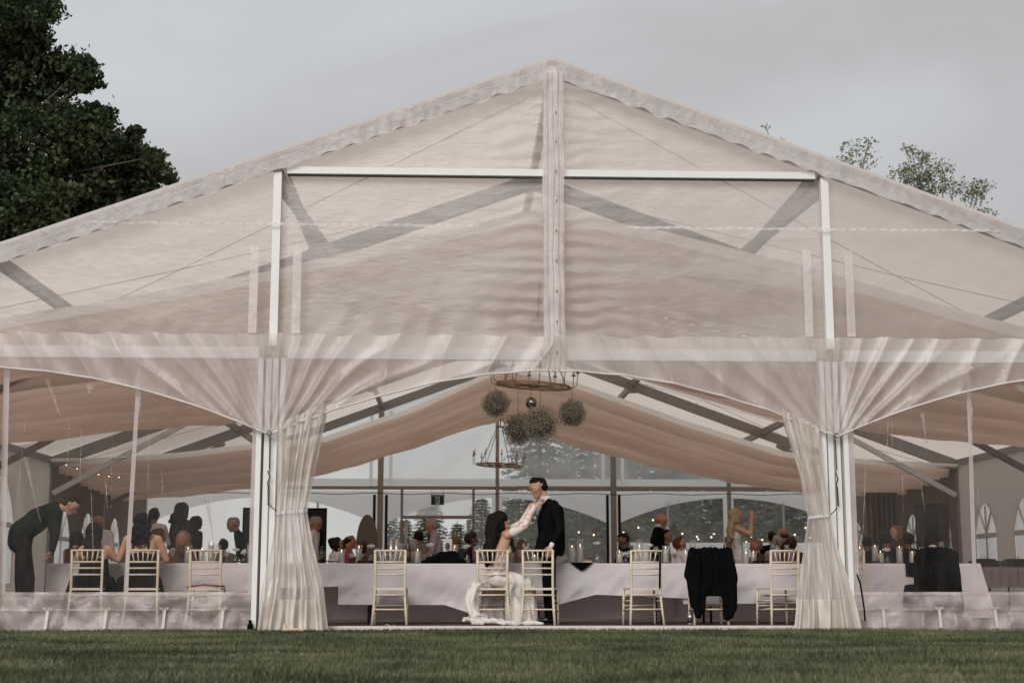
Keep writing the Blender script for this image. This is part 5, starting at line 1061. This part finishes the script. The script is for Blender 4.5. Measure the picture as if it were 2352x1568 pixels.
# ---- the bride: seated sideways, facing right, both arms up to the groom's collar
YR = 1.27; base = at(1140, 1434, YR); base.z = 0; q = lambda px, py, Y=YR: at(px, py, Y) - base
bd = Body(); hd = q(1150, 1199); nk = q(1153, 1220); shR = q(1165, 1229, 1.13); shL = q(1163, 1223, 1.42); pe = q(1142, 1324); ch = q(1151, 1264)
bd.head(hd, (.93, .14, .34), (-.3, 0, 1), nk, 'skin', 1.02, True)
J = dict(pelvis=pe, chest=ch, neck=nk, shL=shL, shR=shR); bd.torso(J, 'skin', 'gown', 1.02, True)
for e in (-1, 1): bd.cap(ch + Vc((.02, e * .06, -.005)), pe + Vc((0, e * .075, .08)), .097, .108, 'lace'); bd.cap(ch + Vc((.07, e * .055, .02)), ch + Vc((.075, e * .055, 0)), .06, .06, 'lace')
for sh, el, wr, e in ((shR, q(1204, 1209, 1.12), q(1227, 1163, 1.32), -1), (shL, q(1200, 1200, 1.50), q(1221, 1161, 1.50), 1)):
    bd.cap(sh, sh.lerp(el, .40), .050, .047, 'skin'); bd.cap(sh.lerp(el, .36), el, .056, .048, 'lace'); bd.cap(el, el.lerp(wr, .6), .050, .044, 'lace'); bd.cap(el.lerp(wr, .6), wr, .044, .038, 'lace'); bd.cap(sh.lerp(el, .34), sh.lerp(el, .44), .062, .062, 'gown')
    bd.hand(wr, Vc((.75, .12 * -e, .55)), Vc((.3, -e * .9, -.3)), .55, e, 'skin', .92)
for e in (-1, 1): bd.leg(pe + Y_ * e * .09, q(1212, 1336, YR + e * .09), q(1206, 1420, YR + .18 + e * .06), X_, 'gown', 'gown', .95)
bd.long_hair(.20, .05, .05, .02, 2, locks=5)
c, f, u, r, k = bd.hd
for pts, rr in (([(1136, 1203, 1.20), (1128, 1222, 1.17), (1130, 1240, 1.15), (1122, 1258, 1.13), (1127, 1278, 1.11), (1119, 1296, 1.10)], (.085, .085, .075, .075, .06, .035)), ([(1140, 1206, 1.30), (1131, 1230, 1.27), (1126, 1252, 1.22), (1130, 1272, 1.18), (1124, 1290, 1.14)], (.085, .085, .075, .06, .035)),
                ([(1131, 1190, 1.27), (1125, 1212, 1.22), (1133, 1232, 1.18), (1124, 1250, 1.16)], (.07, .065, .055, .05)), ([(1160, 1205, 1.45), (1172, 1230, 1.40), (1175, 1248, 1.22), (1181, 1262, 1.17), (1178, 1270, 1.15)], (.03, .03, .03, .026, .012)), ([(1146, 1190, 1.27), (1148, 1190, 1.27)], (.105, .105))):
    P = [q(*p) for p in pts]
    for i in range(len(P) - 1): bd.hair.append((P[i], P[i + 1], rr[i], rr[i + 1]))
bride = bd.build('bride in lace gown with long black hair, seated, reaching up to the groom', base, 0, {}, 'h_black', .0075, .0, 'bride and groom')
pr = []; A = lambda a, b_, ra, rb: pr.append((a, b_, ra, rb))
for dy in (-.10, -.03, .04, .11): A(q(1138, 1326, YR + dy), q(1206, 1338, YR + dy), .118, .10)
A(q(1135, 1326), q(1124, 1336), .15, .10)
rg = random.Random(4)
for i, px in enumerate(np.linspace(1102, 1222, 15)):      # folds falling in front of the seat and round the shins
    yy = 1.50 if px < 1170 else 1.50 - .16 * (i % 3)
    A(q(px * .8 + 232, 1340, yy - .05), q(px, 1380, yy + .03), .062, .055); A(q(px, 1378, yy + .03), q(px + rg.uniform(-5, 5), 1425, yy + .05 + .04 * (i % 2)), .052, .06)
for i, px in enumerate(np.linspace(1172, 1222, 6)): A(q(px - 4, 1342, 1.22 + .03 * (i % 2)), q(px + 3, 1424, 1.20 + .05 * (i % 2)), .06, .055)
T = [(1108, 1332, 1.20), (1096, 1340, 1.10), (1086, 1356, 1.03), (1080, 1378, .99), (1083, 1400, .95), (1096, 1418, .92), (1120, 1426, .89)]
for i in range(len(T) - 1):
    for dx, dy in ((-7, .0), (0, .05), (7, .0), (13, .07), (3, -.04)): A(q(T[i][0] + dx, T[i][1] + abs(dx) * .3, T[i][2] + dy), q(T[i + 1][0] + dx * 1.1, T[i + 1][1] + abs(dx) * .3, T[i + 1][2] + dy), .030, .030)
for i in range(46):                                        # the train pooled on the floor
    px = rg.uniform(1066, 1222); Y = rg.uniform(.84, 1.12); hgt = max(0, 1 - abs(px - 1100) / 60) * .10
    a0 = at(px, 1434, Y) - base; a0.z = .022 + rg.random() * (.02 + hgt); d = Vc((rg.uniform(.06, .14), rg.uniform(-.05, .05), -.01)); A(a0, a0 + d, rg.uniform(.018, .034), rg.uniform(.014, .028))
pr = [(Vc((a.x, a.y, max(a.z, ra * .7))), Vc((b_.x, b_.y, max(b_.z, rb * .7))), ra, rb) for a, b_, ra, rb in pr]
me, co = grow('gown_skirt', pr, .010, 3)
ripple(me, co, lambda x, y, z: (.010 * math.sin(z * 9 + y * 40 + 3 * nz(x * 4, y * 4, z * 4)), .014 * math.sin(x * 46 + z * 6 + 2.5 * nz(x * 4, y * 4, z * 4)), .006 * nz(x * 12, y * 12, z * 12) if z > .03 else 0)); me.materials.append(M['gown']); link('gown_skirt', me, bride)
# ================================================================== rear of the hall: boards, sign, speaker, buffet, lights
YR_ = 23.2
def pl(px, py, Y): return at(px, py, Y)
p0, p1 = pl(706, 1166, 14.0), pl(746, 1290, 14.0)
M['board_dark'] = mat('dark_floral_board', (.022, .014, .012), .7, .95, 7); M['board_oval'] = mat('taupe_board', (.20, .165, .135), .8, .06, 4); M['board_brown'] = mat('brown_board', (.125, .062, .045), .8, .1, 5)
for (a, b_, Y, lab) in (((700, 1166), (746, 1290), 14.0, 'dark patterned board behind the grey-haired guest with tie'), ((561, 1165), (592, 1290), 14.0, 'dark patterned board standing just left of the left post')):
    p0, p1 = pl(*a, Y), pl(*b_, Y); t = empty('backdrop_board', ((p0.x + p1.x) / 2, Y, 0)); tag(t, lab, 'board', 'dark backdrop boards')
    MB().box((0, 0, p0.z / 2 + .02), (p1.x - p0.x, .03, p0.z - .04)).build('panel', M['board_dark'], t)
    for s in (-1, 1): MB().box((s * ((p1.x - p0.x) / 2 + .012), 0, p0.z / 2), (.024, .05, p0.z)).build('frame_side', M['black'], t)
    MB().box((0, 0, p0.z - .012), (p1.x - p0.x, .05, .022)).build('frame_top', M['black'], t)
def oval(px, top, wpx, Y, m, lab, name):
    c = pl(px, top, Y); w_ = wpx * (Y + 16.75) / 3313; n = 28; t = empty(name, (c.x, Y, 0)); tag(t, lab, 'board')
    pts = [(-w_ / 2, .02), (w_ / 2, .02)] + [(w_ / 2 * math.cos(math.pi * k / n), c.z - .62 + .62 * math.sin(math.pi * k / n)) for k in range(n + 1)]
    flat_wall('arch_panel', pts, [], lambda u, v, d: Vector((u, d, v)), m, t, .025)
    for s in (-1, 1): MB().bar((s * w_ * .35, .03, 0), (s * w_ * .3, .035, .5), .03, .03).build('stand_foot', M['dark_metal'], t)
oval(844, 1181, 50, 12.0, M['board_oval'], 'tall round-topped grey-beige board behind the seated guests', 'arched_board'); oval(1198, 1237, 42, 7.0, M['board_brown'], 'brown round-topped board between the bride and the groom', 'rounded_board')
# running-man exit sign over the door
c = pl(1005, 1149, LEN - .2); sc_ = (LEN - .2 + 16.75) / 3313; t = empty('exit_sign', c); tag(t, 'green emergency exit sign hung above the doorway', 'exit sign')
M['exit_green'] = mat('exit_green', (.006, .05, .035), .4, .2, 10); M['exit_white'] = mat('exit_white', (.65, .72, .68), .4, .05, 10)
W_, H_ = 30 * sc_, 20 * sc_
MB().box((0, 0, 0), (W_, .05, H_)).build('housing', M['exit_green'], t); MB().box((0, 0, H_ / 2 + .025), (W_ + .04, .06, .05)).build('top_case', M['alu_warm'], t)
MB().box((.0, -.0265, 0), (W_ * .34, .004, H_ * .86)).build('door_symbol', M['exit_white'], t)
b = MB(); b.ball((.01, -.03, H_ * .28), .022, 8, 5, sc=(1, .2, 1))
for a, d in (((.0, .05), (-.03, -.02)), ((-.03, -.02), (.03, -.07)), ((-.03, -.02), (-.07, -.09)), ((0, .04), (.05, .0)), ((0, .05), (-.06, .03))): b.bar((a[0], -.032, a[1]), (d[0], -.032, d[1]), .022, .006, up=(0, 1, 0))
b.build('running_figure', M['exit_green'], t)
for s in (-1, 1): MB().tube([(s * W_ * .45, 0, H_ / 2 + .05), (s * W_ * .45, 0, 3.17 - c.z)], .006, 5).build('hanger', M['dark_metal'], t)
# loudspeakers on stands at the side, black
for px, Y, lab in ((2145, 12.6, 'dark covered cabinet standing by the right side wall'),):
    p0, p1 = pl(2118, 1160, Y), pl(2180, 1290, Y); t = empty('tall_cabinet', ((p0.x + p1.x) / 2, Y, 0)); tag(t, lab, 'cabinet'); M['cab'] = mat('cabinet_cloth', (.085, .068, .068), .9, .2, 5, bump=.3, bscale=5)
    MB().box((0, .2, p0.z / 2), (p1.x - p0.x, .6, p0.z)).build('body', M['cab'], t); MB().box((0, .2, p0.z + .015), (p1.x - p0.x + .05, .65, .03)).build('top', M['cab'], t)
    for s in (-1, 1): MB().box((s * (p1.x - p0.x) * .24, -.112, p0.z / 2), ((p1.x - p0.x) * .44, .02, p0.z * .92)).build('door_panel', M['cab'], t)
# hanging fabric bundles on the far side
for k, (px, py0, py1, Y, lab) in enumerate(((2030, 1130, 1280, 17.0, 'dark brown curtain hanging in the dim right bay'),)):
    p0, p1 = pl(px - 40, py0, Y), pl(px + 40, py1, Y); w_ = p1.x - p0.x
    o = MB().grid(lambda u, v: Vector(((u - .5) * w_, .10 * math.sin(u * 40) + .05 * nz(u * 5, v * 2, k), .03 + (p0.z - .03) * v)), 60, 6).build('dark_curtain', M['taupe'], None, ((p0.x + p1.x) / 2, Y, 0)); tag(o, lab, 'curtain', 'dark curtains inside')
# buffet on the right
M['skirting'] = mat('mauve_skirting', (.24, .19, .19), .9, .12, 4, stretch=(6, 6, .5), bump=.3, bscale=6)
p0, p1 = pl(2255, 1302, 6.0), pl(2440, 1302, 6.0); t = empty('buffet_table', ((p0.x + p1.x) / 2, 6.3, 0)); tag(t, 'buffet table with mauve cloth by the right side wall', 'table'); bw = p1.x - p0.x; bz = .76
MB().box((0, 0, bz - .02), (bw, .75, .03)).build('tabletop', M['ply'], t)
for sx in (-1, 1):
    for sy in (-1, 1): MB().tube([(sx * bw * .42, sy * .3, 0), (sx * bw * .42, sy * .3, bz - .03)], .018, 8).build('leg', M['dark_metal'], t)
for dx in (-.2, .15, .5): MB().tube([(dx, -.2, 0), (dx, -.2, bz - .03)], .014, 8).build('leg', M['dark_metal'], t)
o = MB().grid(lambda u, v: Vector(((u - .5) * (bw + .04), -.39 + .78 * min(1, max(0, v * 2 - .5)) + (.02 * math.sin(u * 60) if abs(v - .5) > .3 else 0), bz + .004 - .32 * max(0, abs(v - .5) * 2 - .5) * 2)), 60, 16).build('buffet_cloth', M['skirting'], None, ((p0.x + p1.x) / 2, 6.3, 0)); tag(o, 'mauve cloth over the buffet table', 'tablecloth')
M['copper'] = mat('dark_chafing_metal', (.05, .035, .028), .35, .4, 12, metal=.5)
for dx, lab in ((-.52, 'dark serving pan nearest the table end on the buffet'), (.0, 'dark chafing dish with handle in the middle of the buffet'), (.5, 'dark serving pan at the far right on the buffet')):
    t = empty('chafing_dish', ((p0.x + p1.x) / 2 + dx, 6.25, bz + .006)); tag(t, lab, 'serving dish', 'serving dishes on the buffet')
    MB().box((0, 0, .05), (.40, .3, .10)).build('pan', M['copper'], t); MB().lathe([(.20, .101), (.17, .13), (.001, .14)], 16).build('lid', M['copper'], t); MB().tube([(-.05, 0, .14), (-.05, 0, .17), (.05, 0, .17), (.05, 0, .14)], .006, 6).build('handle', M['steel'], t)
# string lights: one object for each run, each bulb a part
M['bulb_dim'] = emit('bulb_dim', (1.0, .66, .38), 1.4)
def lights(path, n, sag, lab, r=.022, m='bulb'):
    P = [Vector(p) for p in path]; t = empty('string_lights', P[0]); tag(t, lab, 'string lights', 'warm string lights'); pts = []
    for i in range(len(P) - 1):
        m_ = n // (len(P) - 1)
        for k in range(m_): f = k / m_; pts.append(P[i].lerp(P[i + 1], f) - Vector((0, 0, sag * 4 * f * (1 - f))) - P[0])
    pts.append(P[-1] - P[0]); MB().tube(pts, .004, 4).build('wire', M['dark_metal'], t)
    me = None
    for p in pts:
        if me is None: me = MB().ball((0, 0, -.02), r, 8, 5).mesh('bulb', M[m])
        link('bulb', me, t, p)
lights([pl(1295, 1208, 27), pl(1500, 1192, 27), pl(1700, 1216, 27), pl(1850, 1210, 27)], 18, .35, 'warm fairy bulbs glowing in front of the dark conifers', .030)
lights([pl(1420, 1238, 30), pl(1640, 1224, 30), pl(1860, 1232, 30)], 12, .25, 'second row of warm fairy bulbs lower against the conifers', .028)
lights([(-9.5, 14.0, 3.02), (-8.4, 17, 3.0), (-8.6, 20, 2.95)], 16, .12, 'warm fairy bulbs along the left eave', .014, 'bulb_dim')
lights([(1.9, 3.6, 4.35), (4.5, 3.4, 3.95), (7.6, 3.2, 3.5)], 14, .10, 'tiny fairy bulbs strung behind the right gable vinyl', .009, 'bulb_dim')
# black stake light at the left post and wood chocks under the curtain
o = MB().box((0, 0, .04), (.06, .05, .08)).box((0, 0, .10), (.035, .03, .05)).build('ground_stake', M['black'], None, (at(575, 1440, -.12).x, -.14, GZ)); tag(o, 'small black ground stake at the foot of the left post', 'stake')
t = empty('wooden_chock', (at(672, 1440, -.25).x, -.25, GZ + .005)); tag(t, 'pale wooden chock on the grass under the left curtain', 'wood block')
MB().box((0, 0, .018), (.24, .06, .03), Matrix.Rotation(.12, 3, 'Z')).build('block', M['limewash'], t); MB().box((-.09, 0, .055), (.03, .05, .05)).build('upright', M['limewash'], t)
o = MB().tube([at(1968, 1318, -.3) , at(1976, 1340, -.3), at(1981, 1370, -.3), at(1985, 1398, -.25), at(1987, 1425, -.2)], .010, 6).build('black_cable', M['black']); tag(o, 'black cable curving down beside the right post', 'cable')
# pale low wall outside the right windows
o = MB().box((9.2, 28.5, .85), (9.5, .25, 1.7)).box((9.2, 28.45, 1.73), (9.7, .4, .07)).build('garden_wall', M['wall_rear']); tag(o, 'low pale garden wall outside the far windows', 'wall')

# ================================================================== trees
def bark(n, c): return mat(n, c, .9, .4, 6, stretch=(4, 4, .6), bump=.6, bscale=20)
M['bark'] = bark('bark', (.07, .055, .042)); M['bark_pale'] = bark('bark_pale', (.20, .17, .14))
M['leaf_dark'] = blade_mat('dark_leaves', (.024, .034, .015), (.085, .10, .048)); M['leaf_thin'] = blade_mat('light_leaves', (.09, .105, .055), (.24, .25, .15)); M['needle'] = blade_mat('needles', (.034, .048, .030), (.13, .155, .105))
def leaves(rng, cen, rad, n, sz, flat=.75):
    """leaf rhombs through lumpy balls; denser towards the outside"""
    w_ = np.array(rad) ** 2; w_ = w_ / w_.sum(); i = rng.choice(len(cen), n, p=w_); d = rng.normal(size=(n, 3)); d /= np.linalg.norm(d, axis=1)[:, None]
    rr = rng.uniform(.25, 1, n) ** .6 * (1 + np.abs(rng.normal(size=n)) * .17) * (1 + .25 * np.sin(d[:, 0] * 7 + i) * np.sin(d[:, 2] * 8 + i * 2)); p = np.array(cen)[i] + d * (np.array(rad)[i] * rr)[:, None] * np.array([1, 1, flat])
    s = rng.uniform(.6, 1.3, n)[:, None] * sz; a = rng.normal(size=(n, 3)); a /= np.linalg.norm(a, axis=1)[:, None]; b_ = np.cross(a, rng.normal(size=(n, 3))); b_ /= np.linalg.norm(b_, axis=1)[:, None]
    V = np.stack([p + a * s, p + b_ * s * .6, p - a * s, p - b_ * s * .6], 1).reshape(-1, 3); return V, np.arange(4 * n).reshape(-1, 4)
def tree(name, label, base, cen, rad, n, sz, trunk_r, m, bk, seed, stems=1, group='trees'):
    rng = np.random.default_rng(seed); base = Vector(base); t = empty(name, base); tag(t, label, 'tree', group)
    top = max(c[2] for c in cen); b = MB(); cx = sum(c[0] for c in cen) / len(cen); cy_ = sum(c[1] for c in cen) / len(cen)
    for s in range(stems):
        ox = (s - (stems - 1) / 2) * .9; pts = []
        for k in range(9):
            f = k / 8; pts.append(Vector((ox * (1 + f) + (cx - base.x) * f * .8 + .25 * nz(f * 3, s, seed), .2 * nz(f * 3, s + 5, seed) + (cy_ - base.y) * f, (top - base.z) * f * .62)))
        b.tube(pts, [trunk_r * (1 - .85 * k / 8) + .015 for k in range(9)], 9)
        if s == 0: main = pts
    b.build('trunk', M[bk], t); b = MB()
    for c, r in zip(cen, rad):
        c = Vector(c) - base; a = min(main, key=lambda q_: (q_ - c).length + max(0, q_.z - c.z) * 2); mid = a.lerp(c, .5) + Vector((0, 0, -.15 * r)); b.tube([a, mid, c], [.05, .03, .012], 6)
        for k in range(5):
            d = Vector(rng.normal(size=3)).normalized() * r * .6; b.tube([c, c + d * .5 + Vector((0, 0, .1 * r)), c + d], [.010, .007, .003], 4)
    b.build('limbs', M[bk], t)
    V, F = leaves(rng, [tuple(Vector(c) - base) for c in cen], rad, n, sz); link('crown', np_mesh('crown', V, F, M[m]), t)
YT = 11.5; sT = (YT + 16.757) / 3313; cen = []; rad = []
rng = random.Random(3)
for px, py, rp in ((10, 50, 100), (95, 20, 50), (60, 90, 55), (50, 190, 120), (150, 165, 62), (195, 150, 30), (200, 185, 34), (-120, 160, 200), (90, 330, 120), (190, 290, 66), (235, 265, 34), (225, 345, 70), (285, 330, 42), (310, 305, 22), (310, 375, 56), (355, 360, 26), (370, 400, 34), (395, 415, 16), (170, 430, 100), (270, 430, 66), (330, 430, 40), (50, 480, 110), (130, 530, 90), (220, 510, 70), (-60, 420, 150), (-130, 520, 160), (40, 600, 120), (150, 620, 100), (-80, -60, 150), (40, -50, 90), (250, 600, 80)):
    c = at(px, py, YT + rng.uniform(-1.0, 1.6)); cen.append(tuple(c)); rad.append(rp * sT)
tree('broadleaf_tree', 'big dark leafy tree rising behind the left slope of the tent roof', (-12.6, YT + .5, GZ), cen, rad, 90000, .066, .32, 'leaf_dark', 'bark', 5, 3, 'trees behind the tent')
def sparse(lst, Y, label, seed, bx):
    k = (Y + 16.757) / 3313; cen = []; rad = []; rg = random.Random(seed)
    for px, py, rp in lst: cen.append(tuple(at(px, py, Y + rg.uniform(-.6, .6)))); rad.append(rp * k * 1.25)
    lo = min(c[2] for c in cen); x = sum(c[0] for c in cen) / len(cen)
    for _ in range(10): cen.append((x + rg.uniform(-1.6, 1.6), Y + rg.uniform(-1, 1), lo - rg.uniform(1, 5))); rad.append(rg.uniform(.6, 1.1))
    n = 900 * len(lst); rng_ = np.random.default_rng(seed)
    tree('slender_tree', label, (x, Y, GZ), cen, rad, n, .050, .14, 'leaf_thin', 'bark_pale', seed, 1, 'trees behind the tent')
sparse([(1955, 345, 26), (1985, 365, 30), (1995, 330, 16), (1938, 370, 20), (1760, 295, 10), (1795, 330, 12)], 27, 'thin treetop of sparse leaves nearest the ridge above the right roof slope', 8, 0)
sparse([(2075, 405, 30), (2110, 395, 32), (2140, 420, 34), (2095, 350, 16), (2125, 360, 16), (2165, 385, 20), (2190, 430, 26), (2250, 430, 24), (2235, 450, 24), (2120, 430, 30), (2080, 340, 10)], 28, 'thin treetop of sparse leaves towards the right edge above the roof', 9, 0)
# conifers outside the rear windows
def conifer(seed, h):
    rng = np.random.default_rng(seed); t = empty('conifer'); MB().tube([(0, 0, 0), (.03, 0, h * .5), (0, 0, h)], [.14, .09, .012], 8).build('trunk', M['bark'], t)
    V = []; F = []; n = 0; VV = []; b = MB()
    for lv in range(int(h * 5) - 2):
        z = .25 + lv / 5; R_ = max(.02, 1 - z / h) ** .8 * h * .30 + .12; nb = 9
        for k in range(nb):
            a = 2 * math.pi * (k + rng.uniform(-.3, .3)) / nb + lv; ln = R_ * rng.uniform(.75, 1.15); dz = -.18 * ln
            d = np.array([math.cos(a), math.sin(a), 0]); sd_ = np.array([-math.sin(a), math.cos(a), 0]); p0 = np.array([0, 0, z]); b.tube([(0, 0, z), tuple(p0 + d * ln + np.array([0, 0, dz]))], [.018, .004], 3)
            m_ = int(10 + ln * 26); f = rng.uniform(.12, 1, m_); c = p0 + np.outer(f * ln, d) + np.outer(dz * f * f + .04 * rng.normal(size=m_), [0, 0, 1])
            sw = rng.uniform(-1, 1, m_) * .26 * (1 - f * .6); e = c + np.outer(sw, sd_) + np.outer(rng.uniform(.05, .16, m_), d) + np.outer(-.10 * np.abs(sw) - .03 + .03 * rng.normal(size=m_), [0, 0, 1])
            w_ = .030; up_ = rng.normal(size=(m_, 3)); up_ /= np.linalg.norm(up_, axis=1)[:, None]
            VV.append(np.stack([c - up_ * w_, c + up_ * w_, e + up_ * w_ * .5, e - up_ * w_ * .5], 1))
    b.build('boughs', M['bark'], t); VV = np.concatenate(VV).reshape(-1, 3); link('needles', np_mesh('needles', VV, np.arange(len(VV)).reshape(-1, 4), M['needle']), t); return t
protos = [conifer(3, 6.5), conifer(4, 5.2)]
CON = ((885, 33, .50), (930, 30.5, .50), (985, 34, .56), (1050, 31, .48), (1105, 35, .55), (1180, 33, .66), (1240, 36, 1.2), (1300, 32, .9), (1360, 34, 1.15), (1425, 32, 1.0), (1485, 35, 1.25), (1545, 33, 1.05), (1610, 35, 1.1), (1670, 33, 1.2), (1735, 34, 1.0), (1800, 33, 1.25), (1865, 35, 1.1))
names_ = ['left of the doorway edge', 'first seen through the open doorway', 'in the middle of the doorway', 'at the right jamb of the doorway', 'left of the bride', 'behind the centre post', 'behind the bride\'s arm', 'behind the groom\'s shoulder', 'right of the groom', 'behind the dark right-hand rear post', 'left of the bald man', 'right of the bald man', 'above the striped-shirted guest', 'behind the sequinned woman', 'above the ruddy man', 'above the grey heads', 'beside the right tied curtain']
for i, (px, Y, s) in enumerate(CON):
    t = protos[i] if i < 2 else copy_tree(protos[i % 2]); Y += 18; s *= 1.36; p = at(px, 1300, Y); t.location = (p.x, Y, GZ); t.rotation_euler = (0, 0, i * 1.3); t.scale = (s * 1.12, s * 1.12, s); tag(t, 'dark conifer outside the rear windows, ' + names_[i], 'tree', 'conifers behind the tent')
